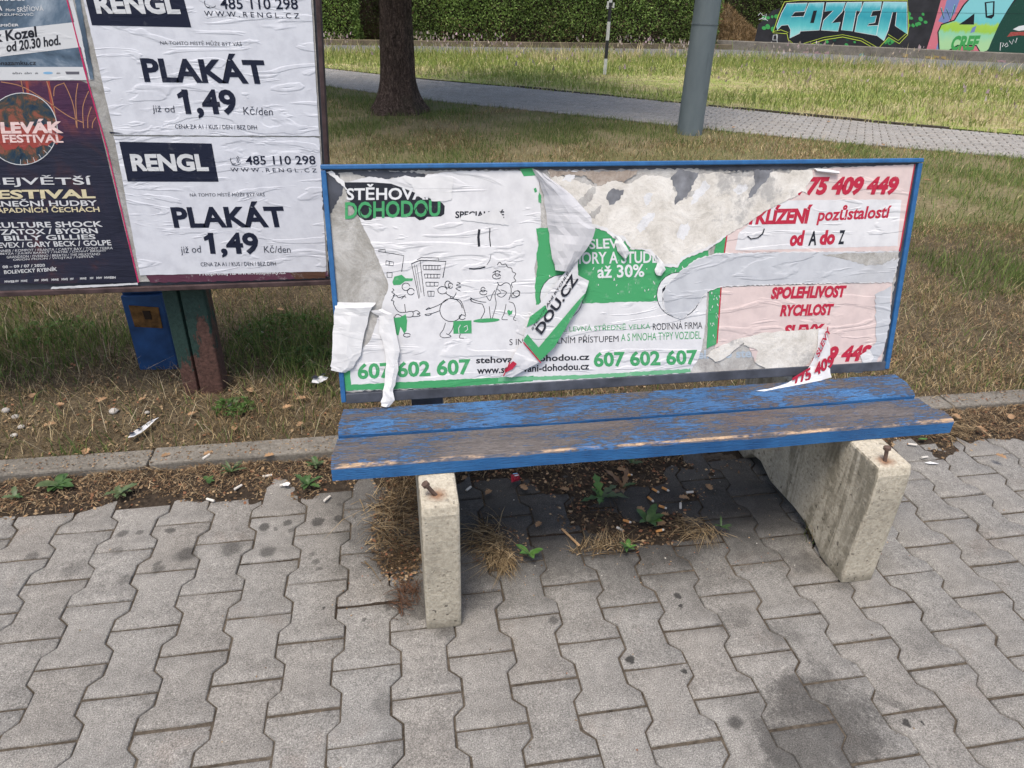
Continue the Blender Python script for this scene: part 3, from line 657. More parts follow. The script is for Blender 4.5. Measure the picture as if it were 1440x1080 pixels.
# poster one: the moving firm
pw = MB()
left = jag([(482, 257), (521, 248), (570, 247), (589, 256), (602, 245), (641, 240.5), (699, 239.5), (748, 239.5)], .8, 4, 41)[:-12]
wh = [(482, 257), (505, 252), (521, 248), (545, 252), (570, 247), (580, 250), (589, 256), (602, 245), (620, 243), (641, 240.5), (699, 240.5), (757, 239.5), (761, 322), (754, 326), (757, 345), (752, 375), (755, 430), (754, 426), (995, 409)]+[(990, 470), (984, 500), (970, 523), (971, 524)]+[(850, 531), (748, 538), (600, 545), (482, 549.5), (479, 521), (520, 480), (547, 401), (524, 346), (505, 307)]
shape(pw, BP, 1.8*mm, jag(wh, .7, 4, 42))
poster = pw.build('moving_firm_poster', MT['white'], bench)
G = MB()                                     # its printing: 0 ink 1 green 2 pale green 3 white
shape(G, BP, 2.1*mm, C5((130, 112), (260, 112), (340, 118), (400, 140), (500, 180), (560, 200), (572, 215), (570, 250), (555, 260), (495, 262), (482, 274), (462, 277), (442, 262), (268, 262), (252, 276), (225, 277), (200, 262), (180, 235), (150, 170)))
text(G, BP, 2.5*mm, 'STĚHOVÁNÍ', c5(146, 190), c5(566, 187), c5(146, 120), 3, .025)
text(G, BP, 2.5*mm, 'DOHODOU', c5(140, 272), c5(553, 260), c5(140, 198), 1, .025)
for x in (232, 468): line(G, BP, 2.7*mm, [c5(*q) for q in arc(x, 242, 27, 27, 0, 360, 24)], 1.2, 0)
text(G, BP, 2.1*mm, 'SPECIALISTÉ', c5(618, 268), c5(830, 268), c5(618, 230), 0, .03)
text(G, BP, 2.1*mm, '607 602 607', c5(195, 968), c5(686, 946), c5(193, 898), 1, .035)
text(G, BP, 2.1*mm, 'stehovani@dohodou.cz', c5(708, 906), c6(397, 890), c5(708, 868), 0, .025)
text(G, BP, 2.1*mm, 'www.stehovani-dohodou.cz', c5(712, 944), c6(396, 924), c5(712, 913), 0, .025)
shape(G, BP, 2.1*mm, jag(C5((120, 930), (162, 930), (166, 990), (600, 968), (957, 952), (957, 975), (600, 1000), (130, 1016)), .5, 4, 5), 1)
shape(G, BP, 2.15*mm, jag(C6((0, 960), (400, 945), (835, 920), (835, 936), (400, 962), (0, 976)), .6, 3, 6), 2)
ln = lambda pts, wd=.75, P=c5, cl=False, mm_=0: line(G, BP, 2.2*mm, [P(*q) for q in pts], wd*1.15, mm_, cl)
ln([(722, 316), (718, 350), (721, 391)], 3); ln([(768, 312), (766, 350), (771, 391)], 1.2); ln([(678, 487), (700, 488), (725, 486), (748, 479)], 1.6); ln([(755, 470), (768, 450), (773, 425)], .5)
# houses
ln([(284, 412), (340, 420), (395, 430), (390, 465), (385, 500)]); ln([(284, 406), (314, 402), (314, 415)]); ln([(318, 452), (350, 458), (349, 474), (316, 470)], cl=True); ln([(332, 454), (331, 472)]); ln([(322, 502), (344, 504), (343, 525), (322, 524)], cl=True)
ln([(428, 465), (465, 450), (577, 455), (564, 526)], 1.1); ln([(428, 465), (460, 616)], .7); ln([(465, 450), (483, 605)], .7); ln([(450, 470), (470, 590)], .5); ln([(440, 468), (464, 612)], .5); ln([(452, 448), (470, 439), (545, 440), (546, 453)])
for a, b, y0, y1, k in ((478, 555, 472, 491, 6), (484, 553, 510, 527, 5), (490, 545, 545, 562, 3), (498, 527, 584, 606, 2)):
    ln([(a, y0), (b, y0+1), (b-2, y1), (a+2, y1)], .8, cl=True)
    for i in range(1, k): ln([(a+(b-a)*i/k, y0), (a+(b-a)*i/k, y1)], .7)
ln = lambda pts, wd=.75, P=c5, cl=False, mm_=0: line(G, BP, 2.2*mm, [P(*q) for q in pts], wd*1.2, mm_, cl, True)
# the removal man in cap and trousers
shape(G, BP, 2.25*mm, C5((345, 545), (354, 521), (386, 513), (402, 528), (434, 529), (431, 540), (400, 541), (380, 556), (350, 558)), 1)
shape(G, BP, 2.25*mm, C5((352, 700), (380, 697), (403, 684), (409, 712), (406, 755), (396, 768), (380, 738), (372, 775), (352, 776)), 1)
for x, y, a, b in ((404, 565, 17, 16), (425, 586, 15, 14), (408, 775, 15, 8), (585, 555, 12, 15), (562, 580, 20, 16), (600, 666, 49, 50), (597, 560, 9, 12), (800, 507, 10, 12), (797, 520, 18, 11), (740, 590, 16, 10), (738, 577, 9, 10), (884, 595, 14, 12), (648, 697, 14, 10)):
    ln(arc(x, y, a, b, 20, 350, 16), .8)
ln([(345, 572), (352, 580), (342, 588), (354, 596), (348, 604), (360, 600), (372, 612), (395, 606), (404, 612)]); ln([(384, 618), (402, 600)]); ln([(340, 625), (352, 628), (350, 640), (370, 672), (398, 676), (432, 672), (430, 695), (390, 694), (366, 684), (352, 700)]); ln([(398, 640), (402, 676)]); ln([(432, 676), (450, 668), (465, 680), (452, 682), (466, 690), (450, 694), (432, 694)]); ln([(352, 605), (340, 625)])
# the customer with a case
ln([(575, 592), (595, 605), (612, 608), (622, 590)]); ln([(595, 608), (600, 614), (612, 612)]); ln([(585, 620), (550, 642), (520, 655), (490, 665)]); ln([(552, 668), (520, 680), (498, 683)]); ln([(490, 665), (502, 656), (512, 660)]); ln([(498, 683), (486, 686), (500, 690), (515, 684)]); ln([(625, 545), (640, 550), (622, 558), (643, 566), (620, 572), (640, 584)], .7)
ln([(610, 618), (640, 625), (655, 660), (663, 690)], .8); ln([(575, 722), (566, 750), (552, 770), (556, 782), (575, 786), (600, 780), (578, 768)]); ln([(612, 720), (605, 750), (590, 770)]); ln([(640, 770), (636, 786), (655, 788)])
shape(G, BP, 2.25*mm, C5((609, 714), (688, 711), (689, 767), (610, 769)), 1); line(G, BP, 2.5*mm, [c5(*q) for q in ((640, 730), (632, 745), (634, 768))], 1.0, 3); line(G, BP, 2.5*mm, [c5(*q) for q in ((655, 740), (668, 732), (672, 750), (660, 760))], 1.0, 3)
# the family group
ln([(800, 470), (810, 458), (822, 470), (836, 466), (845, 480), (862, 485), (866, 500), (880, 508), (872, 525), (880, 540), (862, 550), (866, 568)], .8); ln([(780, 505), (795, 496), (815, 500)]); ln([(800, 545), (812, 560), (835, 548), (855, 556), (860, 590), (850, 622)], .8); ln([(800, 575), (815, 590), (800, 600), (820, 610), (840, 590), (815, 578)], .7); ln([(805, 555), (790, 600), (795, 640), (782, 690), (775, 708)], .7)
ln([(683, 612), (700, 622), (730, 630), (752, 632)]); ln([(684, 626), (705, 634), (735, 640)]); ln([(683, 612), (690, 618), (682, 620), (690, 626)]); ln([(752, 605), (768, 625), (778, 600), (790, 580)], .7); ln([(735, 640), (745, 670), (728, 705)]); ln([(765, 650), (768, 680), (772, 706)]); ln([(850, 630), (872, 640), (880, 680), (870, 705), (882, 712)], .7); ln([(838, 640), (830, 680), (820, 705), (845, 708)], .7); ln([(868, 590), (862, 610), (885, 610), (898, 590), (888, 580)], .7)
shape(G, BP, 2.25*mm, [c5(*q) for q in arc(753, 711, 58, 9, rot=-3)], 1); shape(G, BP, 2.25*mm, C5((842, 672), (850, 664), (858, 672), (866, 666), (864, 682), (850, 690)), 1)
# the green van
van = [(165, 312), (230, 308), (330, 300), (400, 303), (470, 318), (500, 346), (545, 352), (575, 402), (655, 405), (700, 470), (775, 475), (800, 440), (910, 400), (920, 470), (905, 594), (700, 626), (400, 636), (165, 642), (160, 560), (172, 480), (166, 430), (176, 380), (170, 340)]
shape(G, BP, 2.1*mm, jag(C6(*van), .6, 3, 12), 1)
for cx, a0, a1 in ((275, 170, 380), (782, 95, 330)):
    shape(G, BP, 2.3*mm, [c6(*q) for q in arc(cx, 610 if cx < 500 else 600, 92, 96)], 3)
    ln(arc(cx, 610 if cx < 500 else 600, 92, 96, 0, 360, 40), 1.1, c6)
shape(G, BP, 2.4*mm, C6((712, 575), (728, 560), (738, 566), (720, 590), (722, 640), (714, 640)), 0); shape(G, BP, 2.45*mm, C6((860, 620), (885, 600), (897, 590), (888, 612), (865, 622)), 1)
text(G, BP, 2.5*mm, 'SLEVY', c6(397, 402), c6(560, 396), c6(395, 358), 3, .02)
text(G, BP, 2.5*mm, 'SENIORY A STUDENTY', c6(258, 468), c6(800, 460), c6(258, 416), 3, .02)
text(G, BP, 2.5*mm, 'až 30%', c6(432, 528), c6(635, 522), c6(430, 472), 3, .02)
text(G, BP, 2.2*mm, 'JSME LEVNÁ STŘEDNĚ VELKÁ', c6(232, 768), c6(661, 753), c6(232, 733), 1, .0)
text(G, BP, 2.2*mm, 'RODINNÁ FIRMA', c6(672, 753), c6(886, 746), c6(671, 716), 0, .0)
text(G, BP, 2.2*mm, 'S INDIVIDUÁLNÍM PŘÍSTUPEM', c6(50, 818), c6(523, 803), c6(50, 782), 0, .0)
text(G, BP, 2.2*mm, 'A S MNOHA TYPY VOZIDEL', c6(534, 801), c6(881, 790), c6(534, 768), 1, .0)
text(G, BP, 2.2*mm, '607 602 607', c6(416, 914), c6(866, 902), c6(414, 848), 1, .035)
shape(G, BP, 2.2*mm, jag(C6((944, 372), (992, 342), (980, 420), (965, 570), (948, 812), (905, 832), (915, 590), (930, 470)), .4, 4, 15), 1)
shape(G, BP, 2.5*mm, C6((989, 342), (995, 342), (983, 425), (970, 570), (952, 808), (947, 812), (964, 570), (977, 430)), 4)
shape(G, BP, 2.1*mm, C6((95, 54), (155, 50), (172, 82), (112, 86)), 1); shape(G, BP, 2.2*mm, jag(C6((176, 150), (188, 170), (186, 203), (175, 196)), .5, 3, 1), 1); shape(G, BP, 2.2*mm, C6((155, 140), (165, 135), (170, 152), (160, 158)), 1)
text(G, BP, 1.2*mm, 'tel. 775 stehovy.cz', c6(845, 890), c6(1270, 878), c6(845, 840), 5, .03)
G.build('lettering', [MT['ink'], MT['green'], MT['greenl'], MT['wink'], MT['red'], MT['paleblue']], poster)
# scuffs and white torn edges over the print
m = MB()
for i, q in enumerate([C5((385, 90), (425, 122), (445, 160), (472, 182), (500, 176), (517, 192), (560, 196), (600, 190), (610, 90)), C5((640, 262), (680, 250), (720, 258), (800, 225), (850, 300), (640, 275)), C5((58, 66), (80, 60), (135, 110), (150, 150), (128, 125)),
        C6((395, 298), (402, 292), (472, 308), (505, 338), (548, 344), (580, 394), (600, 400), (582, 405), (545, 362), (500, 353), (468, 325)), C6((600, 398), (660, 400), (705, 464), (775, 468), (797, 434), (905, 394), (935, 375), (990, 338), (990, 344), (938, 385), (908, 404), (803, 446), (778, 480), (700, 476), (652, 410))]):
    m = MB(); shape(m, BP, 3.0*mm+i*.06*mm, jag(q, .9, 3, 60+i)); m.build('torn_edge', MT['torn'], bench)
m = MB()
for i in range(70):                          # small flakes scraped off the print
    r = random.Random(900+i); cx, cy = (r.uniform(200, 900), r.uniform(330, 620)) if i < 50 else (r.uniform(920, 960), r.uniform(580, 800))
    if i < 50 and cy < 480: cy += 120
    shape(m, BP, 2.75*mm+i*.004*mm, [c6(*q) for q in arc(cx, cy, r.uniform(.6, 2.2), r.uniform(2, 9), n=5, rot=r.uniform(-25, 25))])
m.build('print_scuffs', MT['torn'], bench)['kind'] = 'stuff'

# poster two: house clearing, pink
m = MB()
shape(m, BP, 1.9*mm, jag(C7((490, 60), (600, 50), (945, 34), (875, 410), (105, 422), (128, 342), (215, 295), (290, 240), (430, 165), (478, 118)), .7, 4, 71))
shape(m, BP, 1.9*mm, jag(C7((105, 566), (845, 545), (836, 700), (800, 880), (770, 906), (300, 918), (250, 890), (215, 800), (75, 830)), .8, 4, 72))
pinkp = m.build('house_clearing_poster', MT['pink'], bench)
m = MB(); shape(m, BP, 2.1*mm, jag(C7((300, 238), (390, 190), (885, 186), (868, 388), (165, 408), (180, 330)), .4, 4, 73), 1)
shape(m, BP, 2.15*mm, C7((940, 34), (945, 34), (880, 412), (874, 410)), 0)
text(m, BP, 2.5*mm, '775 409 449', c7(428, 170), c7(868, 168), c7(438, 88), 0, .055, .22)
text(m, BP, 2.5*mm, 'VYKLÍZENÍ', c7(178, 297), c7(498, 291), c7(182, 214), 0, .055, .22)
text(m, BP, 2.5*mm, 'pozůstalostí', c7(515, 298), c7(840, 282), c7(520, 216), 0, .028, .2)
text(m, BP, 2.5*mm, 'od', c7(400, 390), c7(464, 387), c7(404, 322), 0, .055, .2); text(m, BP, 2.5*mm, 'A', c7(480, 387), c7(515, 385), c7(482, 324), 2, .03, .2)
text(m, BP, 2.5*mm, 'do', c7(530, 385), c7(596, 382), c7(532, 320), 0, .055, .2); text(m, BP, 2.5*mm, 'Z', c7(610, 381), c7(640, 380), c7(612, 320), 2, .03, .2)
text(m, BP, 2.5*mm, 'SPOLEHLIVOST', c7(318, 619), c7(645, 611), c7(322, 566), 0, .055, .2)
text(m, BP, 2.5*mm, 'RYCHLOST', c7(357, 694), c7(590, 688), c7(361, 643), 0, .055, .2)
text(m, BP, 2.5*mm, 'SLEVY', c7(372, 782), c7(550, 776), c7(376, 730), 0, .055, .2)
text(m, BP, 2.5*mm, '775 409 449', c7(330, 905), c7(752, 888), c7(340, 832), 0, .055, .2)
m.build('lettering', [MT['red'], MT['white'], MT['ink']], pinkp)
m = MB()                                     # layers torn over it
shape(m, BP, 3.1*mm, jag(C7((205, 784), (280, 765), (370, 757), (530, 747), (540, 800), (515, 850), (490, 890), (440, 926), (300, 922), (250, 892), (262, 840), (200, 815)), .8, 4, 81))
m.build('torn_paper_layer', MT['cream'], bench)
m = MB(); shape(m, BP, 3.2*mm, jag(C7((38, 862), (75, 832), (150, 800), (205, 782), (212, 800), (150, 848), (120, 876), (80, 890)), .8, 4, 86)); m.build('torn_paper_layer', MT['cream'], bench)
m = MB(); shape(m, BP, 3.2*mm, jag(C7((410, 60), (495, 55), (500, 90), (470, 130), (478, 162), (450, 150), (432, 168), (300, 232), (215, 292), (190, 290), (270, 200)), .9, 4, 82)); m.build('torn_paper_layer', MT['cream'], bench)
m = MB()
shape(m, BP, 3.5*mm, jag(C6((715, 600), (735, 555), (790, 500), (860, 447), (930, 426))+C7((90, 422), (400, 416), (868, 412), (845, 457), (800, 475), (872, 440), (845, 543), (400, 550), (100, 562))+C6((950, 567), (905, 585), (880, 615), (850, 655), (800, 702), (755, 690), (722, 660)), .6, 4, 83))
m.build('torn_paper_strip', MT['greyw'], bench)
fb = MB(); shape(fb, BP, 3.45*mm, jag(off(C6((715, 600), (735, 555), (790, 500), (860, 447), (930, 426))+C7((90, 422), (400, 416), (868, 412), (845, 457), (872, 440), (845, 543), (400, 550), (100, 562))+C6((950, 567), (905, 585), (880, 615), (850, 655), (800, 702), (755, 690), (722, 660)), .9), .9, 2.2, 183)); fb.build('torn_edge', MT['torn'], bench)
m = MB(); shape(m, BP, 3.8*mm, jag(C7((540, 426), (640, 420), (868, 414), (850, 442), (800, 468), (735, 472), (640, 446)), .9, 3, 84)); m.build('smeared_paper', MT['smear'], bench)
m = MB(); shape(m, BP, 3.3*mm, jag(C7((770, 600), (840, 560), (835, 720), (805, 850), (760, 905), (700, 906), (775, 800)), 1.2, 4, 85)); m.build('smeared_paper', MT['greyw'], bench)
m = MB(); shape(m, BP, 3.8*mm, C7((705, 862), (745, 835), (765, 870), (740, 905), (715, 890)), 0); m.build('torn_edge', MT['torn'], bench)
ln2 = MB(); line(ln2, BP, 3.8*mm, C7((217, 345), (232, 357), (262, 352), (282, 335), (290, 312)), 1.6); ln2.build('paper_crease', MT['ink'], bench)

# ---- loose flaps that stand off the board
def ribbon(name, mats, rows, na=8, bulge=0.0, seed=1, parent=bench, wob=1.5):
    na = max(3, int(na*.6))
    """rows of (left px, right px, left stand-off, right stand-off) in mm"""
    rows2 = []
    for i in range(len(rows)-1):
        for k in range(2):
            t = k/2; a, b = rows[i], rows[i+1]
            rows2.append(tuple(np.array(a[j], float)*(1-t)+np.array(b[j], float)*t for j in range(4)))
    rows2.append(tuple(np.array(q, float) for q in rows[-1])); r = random.Random(seed); Pn = []
    for (l, rr, wl, wr) in rows2:
        l = l+np.array([r.uniform(-1.3, 1.3), r.uniform(-.4, .4)]); rr = rr+np.array([r.uniform(-1.3, 1.3), r.uniform(-.4, .4)]); q = []
        for j in range(na+1):
            t = j/na; p = l*(1-t)+rr*t; w = wl*(1-t)+wr*t+bulge*math.sin(math.pi*t)+(r.uniform(-wob, wob) if 0 < j < na else 0)
            q.append(BP(p[0], p[1], w*mm))
        Pn.append(q)
    m = MB(); m.grid(Pn); o = m.build(name, mats, parent, smooth=False)
    s = o.modifiers.new('thick', 'SOLIDIFY'); s.thickness = .0004
    return o
f1 = ribbon('peeled_paper_flap', MT['back'], [(c6(150, 52), c6(205, 78), 4, 6), (c6(180, 110), c6(240, 110), 4, 10), (c6(196, 170), c6(315, 165), 4, 16), (c6(206, 235), c6(390, 258), 4, 28), (c6(215, 300), c6(405, 310), 4, 34), (c6(222, 370), c6(385, 380), 5, 32), (c6(235, 440), c6(345, 430), 8, 26), (c6(250, 492), c6(305, 492), 10, 18)], 10, 10, 3, wob=2.2)
hang = [(c6(318, 450), c6(352, 388), 15, 26), (c6(290, 492), c6(336, 470), 15, 18), (c6(275, 512), c6(342, 512), 15, 16), (c6(262, 530), c6(392, 536), 15, 15), (c6(205, 600), c6(372, 592), 15, 14), (c6(140, 675), c6(330, 672), 15, 13), (c6(124, 730), c6(280, 752), 15, 13), (c6(106, 792), c6(232, 824), 14, 13), (c6(62, 868), c6(178, 888), 14, 12), (c6(30, 915), c6(120, 920), 14, 12), (c6(12, 948), c6(55, 952), 14, 12)]
hg = ribbon('hanging_paper_flap', MT['white'], hang, 8, 0, 4, wob=.8)
HP = lambda x, y, w=0: BP(x, y, w)
m = MB(); hw = 17*mm
shape(m, HP, hw, C6((120, 735), (134, 690), (200, 640), (212, 668), (160, 715)), 1); shape(m, HP, hw, C6((106, 790), (124, 765), (172, 822), (340, 622), (372, 588), (365, 610), (240, 820), (178, 880)), 1)
line(m, HP, hw+.3*mm, C6((106, 800), (182, 888)), 1.6, 2); shape(m, HP, hw, C6((62, 880), (78, 892), (60, 915), (30, 930), (24, 920)), 2); line(m, HP, hw, C6((20, 945), (38, 910), (48, 885)), 1.5, 2)
text(m, HP, hw, 'DOU.CZ', c6(185, 768), c6(345, 528), c6(155, 742), 0, .03); text(m, HP, hw, 'STĚHOVÁNÍ RYCHLE A LEVNĚ', c6(146, 748), c6(372, 395), c6(138, 738), 0, .02)
m.build('lettering', [MT['ink'], MT['green'], MT['red']], hg)
ribbon('peeled_paper_flap', MT['torn'], [(c5(95, 630), c5(272, 632), 4, 4), (c5(98, 655), c5(262, 652), 10, 8), (c5(94, 690), c5(238, 690), 8, 6), (c5(88, 760), c5(228, 760), 9, 7), (c5(83, 850), c5(205, 860), 11, 8), (c5(80, 905), c5(172, 912), 12, 8), (c5(82, 922), c5(140, 934), 12, 8)], 8, 3, 5)
ribbon('hanging_paper_flap', MT['torn'], [(c5(246, 668), c5(300, 660), 4, 5), (c5(285, 690), c5(345, 680), 6, 8), (c5(290, 760), c5(358, 760), 8, 10), (c5(312, 830), c5(374, 840), 9, 12), (c5(318, 900), c5(368, 920), 10, 14), (c5(312, 960), c5(355, 985), 12, 16), (c5(308, 1010), c5(345, 1010), 16, 20), (c5(292, 1055), c5(355, 1045), 20, 24), (c5(300, 1072), c5(330, 1076), 20, 22)], 6, 4, 6)
fr = ribbon('hanging_paper_flap', MT['torn'], [(c7(527, 745), c7(560, 752), 4, 4), (c7(522, 800), c7(566, 790), 5, 5), (c7(512, 850), c7(574, 850), 7, 6), (c7(478, 905), c7(574, 910), 12, 6), (c7(438, 940), c7(572, 955), 22, 10), (c7(360, 968), c7(500, 968), 36, 22), (c7(270, 985), c7(410, 985), 50, 40), (c7(215, 990), c7(300, 996), 60, 54)], 6, 0, 7, wob=.6)
m = MB(); Q = lambda x, y, w=0: BP(x, y, (9+max(0, (560-(x-980)*3.085))*.155)*mm+w)
text(m, Q, 0, 'SLEVY', c7(515, 868), c7(576, 752), c7(500, 848), 0, .03); m.build('lettering', [MT['red']], fr); m = MB(); text(m, Q, .0, '775 409', c7(388, 1000), c7(590, 905), c7(385, 945), 0, .04)
m.build('lettering', [MT['red']], fr)
ribbon('paper_curl', MT['torn'], [(c6(505, 345), c6(522, 343), 3, 4), (c6(508, 375), c6(545, 375), 5, 10), (c6(520, 410), c6(562, 405), 6, 12), (c6(540, 440), c6(556, 438), 7, 9)], 5, 5, 8, wob=.5)
ribbon('paper_curl', MT['torn'], [(c6(680, 428), c6(690, 428), 3, 4), (c6(688, 460), c6(712, 462), 5, 9), (c6(680, 490), c6(722, 488), 6, 9), (c6(682, 514), c6(705, 515), 7, 8)], 5, 4, 9, wob=.5)
ribbon('paper_curl', MT['torn'], [(c7(505, 52), c7(515, 68), 4, 6), (c7(550, 56), c7(555, 72), 6, 10), (c7(605, 62), c7(603, 77), 7, 11)], 4, 5, 10, wob=.3)
# ------------------------------------------------------------------ billboard on steel posts
bb = empty('billboard', (0, 1.5, 0), 'leaning poster board on rusty green and blue posts behind the kerb', 'billboard')
BB = Plane((0, 1.40, .5), (0, -1, 0))
def bp(x, z, y): return (x, y, z)
def lean(z): return (z-.5)*.050            # the board leans to the right
def bbox2(mb, x0, x1, z0, z1, y0, y1, m=0):
    q = [(x0+lean(z0), y0, z0), (x1+lean(z0), y0, z0), (x1+lean(z1), y0, z1), (x0+lean(z1), y0, z1)]; mb.prism(q, (0, y1-y0, 0), m)
m = MB(); bbox2(m, -1.30, .583, .497, 2.05, 1.405, 1.425); m.build('panel', MT['board'], bb)
MT['bbframe'] = plain('rusty_frame', (.055, .035, .035), .8, .5, 25)
m = MB(); bbox2(m, -1.32, .596, .480, .4965, 1.39, 1.46); bbox2(m, .5835, .597, .497, 2.05, 1.392, 1.46); bbox2(m, -1.32, -1.3005, .497, 2.05, 1.392, 1.46); bbox2(m, -1.32, .597, 2.0505, 2.07, 1.39, 1.46)
m.build('frame', MT['bbframe'], bb, bevel=.002)
def m_post():
    t = NT('flaking_green_paint', .65, .3); X = t.xyz(); f = t.noise(18, 7, .7, stretch=(1, 1, .35)); fine = t.noise(90, 5, .7)
    rust = t.math('ADD', f, t.math('MULTIPLY', t.math('SUBTRACT', .24, X[2]), .75))
    rust = t.math('ADD', rust, t.math('MULTIPLY', t.step(X[0], .03, .09), .10))
    k = t.step(rust, .50, .535)
    c = t.mix(k, t.ramp(fine, (.3, (.012, .030, .026)), (.7, (.028, .060, .050))), t.ramp(fine, (.3, (.035, .020, .016)), (.7, (.13, .068, .055))))
    t.bump(t.math('ADD', t.math('MULTIPLY', k, .6), fine), .004, .7); return t.out(c)
MT['post'] = m_post(); MT['bluepost'] = plain('blue_post_paint', (.015, .055, .155), .6, .5, 9); MT['yrust'] = plain('ochre_rust', (.13, .065, .02), .8, .6, 35); MT['pit'] = plain('pit', (.03, .018, .012), .9)
m = MB()                                     # two rolled sections side by side with a seam
m.prism([(-.022, 1.455, -.1), (.030, 1.455, -.1), (.030, 1.462, -.1), (.034, 1.475, -.1), (.038, 1.462, -.1), (.040, 1.452, -.1), (.118, 1.452, -.1), (.124, 1.458, -.1), (.124, 1.545, -.1), (-.022, 1.545, -.1)], (.012, 0, 2.0))
pg = m.build('post', MT['post'], bb, bevel=.004); pg['label'] = 'green post with flaking paint and rust'
m = MB(); m.box((-.255, 1.70, -.1), (-.105, 1.85, .345)); m.box((-.255, 1.70, .415), (-.105, 1.85, 1.9)); m.box((-.255, 1.722, .345), (-.105, 1.85, .415))
pbl = m.build('post', MT['bluepost'], bb, bevel=.004); pbl['label'] = 'blue post behind with an open rusty slot'
q0 = at = None
Yp = 1.699
def aty(x, y, Y):
    d = ray(x, y); return CAM+d*(Y-CAM[1])/d[1]
sl = [aty(*q, Yp) for q in ((181, 429), (223, 432), (229, 461), (190, 459))]
m = MB(); m.prism(sl, (0, -.006, 0), 0); sl2 = [aty(*q, Yp-.007) for q in ((200, 437), (211, 437), (214, 449), (204, 449))]; m.prism(sl2, (0, -.003, 0), 1)
m.build('rusty_slot', [MT['yrust'], MT['pit']], pbl, bevel=.002)

# papers
def P1(x, y): return (x/5.142, y/5.142)
def P2(x, y): return (x/4.908, 200+y/4.908)
def P3(x, y): return (110+x/4, y/4)
def P4(x, y): return (150+x/4.364, 190+y/4.364)
m = MB(); shape(m, BB, 1*mm, [(-250, 404), (205, 396), (462, 388.5), (437, -60), (90, -420), (-300, -420)]); m.build('old_paper_layer', MT['smear'], bb)
m = MB(); shape(m, BB, 2.2*mm, jag([(205, 386), (461, 380), (461.5, 388), (420, 392), (330, 395), (212, 397)], .8, 4, 3), 0); text(m, BB, 2.6*mm, 'Předprodej na www.vstupenky.cz', P4(570, 866), P4(1100, 856), P4(570, 838), 1, .02)
shape(m, BB, 2.5*mm, jag(P4(1120, 840) and [P4(1120, 842), P4(1340, 836), P4(1345, 876), P4(1160, 882)], .6, 4, 8), 2)
MT['plum'] = ink('plum_print', (.10, .035, .06), .5); MT['orangep'] = ink('brown_print', (.09, .045, .03), .5)
m.build('covered_poster', [MT['plum'], MT['wink'], MT['orangep']], bb)
def rengl(dx_quad, box, parts, name='rental_poster'):
    m = MB(); shape(m, BB, 3*mm, jag(dx_quad, .35, 6, 91)); po = m.build(name, MT['bbwhite'], bb)
    m = MB(); shape(m, BB, 3.4*mm, box, 0)
    for s, bl, br, tl, mi, bo in parts: text(m, BB, 3.8*mm, s, bl, br, tl, mi, bo)
    return m, po
m, po = rengl([(161, 191.5), (449, 193), (459.5, 381.5), (330, 384), (197, 386.5)], [(168, 199), (298, 201.5), (307.7, 255.3), (180, 255)],
    [('RENGL', (187, 240.5), (294.5, 240.5), (182.5, 216), 1, .045), ('485 110 298', (346.5, 231.5), (444.5, 231), (345, 219), 0, .012), ('W W W . R E N G L . C Z', (325, 241), (446, 242), (324, 235.5), 0, .0),
     ('NA TOMTO MÍSTĚ MŮŽE BÝT VÁŠ', (267.5, 276), (372.5, 275.5), (267, 269.5), 0, -.005), ('PLAKÁT', (245.5, 320), (404, 319), (238, 283.5), 0, .035), ('1,49', (297, 362), (366.5, 362), (292, 326.5), 0, .035),
     ('již od', (255.5, 358.5), (283.5, 357.5), (254, 346), 0, -.005), ('Kč/den', (372, 355), (409, 355), (371, 344.5), 0, -.005), ('CENA ZA A1 / KUS / DEN / BEZ DPH', (283, 374), (388.5, 373), (282, 368.5), 0, .0)])
shape(m, BB, 3.75*mm, [(286.5, 333.5), (294, 328), (300, 327.6), (300, 334), (288, 338.5)], 0)
for pts in (arc(329, 224, 4.5, 6.5, 60, 200, 10), arc(331, 227, 8, 5, 20, 130, 8), arc(331, 224, 3.2, 3.6, -60, 50, 6), arc(331, 224, 5.4, 5.8, -60, 50, 6)): line(m, BB, 3.8*mm, pts, .8, 0)
m.build('lettering', [MT['navy'], MT['wink']], po); po['label'] = 'lower white rental poster with a dark slanted name box'
m, po = rengl([(104, -60), (434, -60), (449, 191), (300, 190.6), (161, 189)], [(112, -38), (250, -36), (269.5, 38.5), (130, 35.5)],
    [('RENGL', (137, 19.5), (255, 20), (130, -9), 1, .045), ('485 110 298', (311, 13), (420, 13.5), (309, -3), 0, .012), ('W W W . R E N G L . C Z', (288, 22.5), (421.5, 26), (287, 15), 0, .0),
     ('NA TOMTO MÍSTĚ MŮŽE BÝT VÁŠ', (226, 62.5), (340.5, 64.5), (225, 55.5), 0, -.005), ('PLAKÁT', (204, 115), (378, 118), (195, 73), 0, .035), ('1,49', (263, 166.5), (337, 167), (255, 125), 0, .035),
     ('již od', (216, 160), (246.5, 161), (214.5, 147.5), 0, -.005), ('Kč/den', (343, 161), (384, 162), (342, 149), 0, -.005), ('CENA ZA A1 / KUS / DEN / BEZ DPH', (247, 180.5), (362, 182), (246, 174.5), 0, .0)])
shape(m, BB, 3.75*mm, [(249, 132.5), (257, 126.5), (264, 126), (265, 133), (251, 138.5)], 0)
for pts in (arc(293, 3, 5, 7, 60, 200, 10), arc(296, 6, 8, 5, 20, 130, 8)): line(m, BB, 3.8*mm, pts, .8, 0)
shape(m, BB, 3.9*mm, [(154, 185), (165, 186), (174, 187.4), (156, 187.6)], 0)
m.build('lettering', [MT['navy'], MT['wink']], po); po['label'] = 'upper white rental poster with a dark slanted name box'
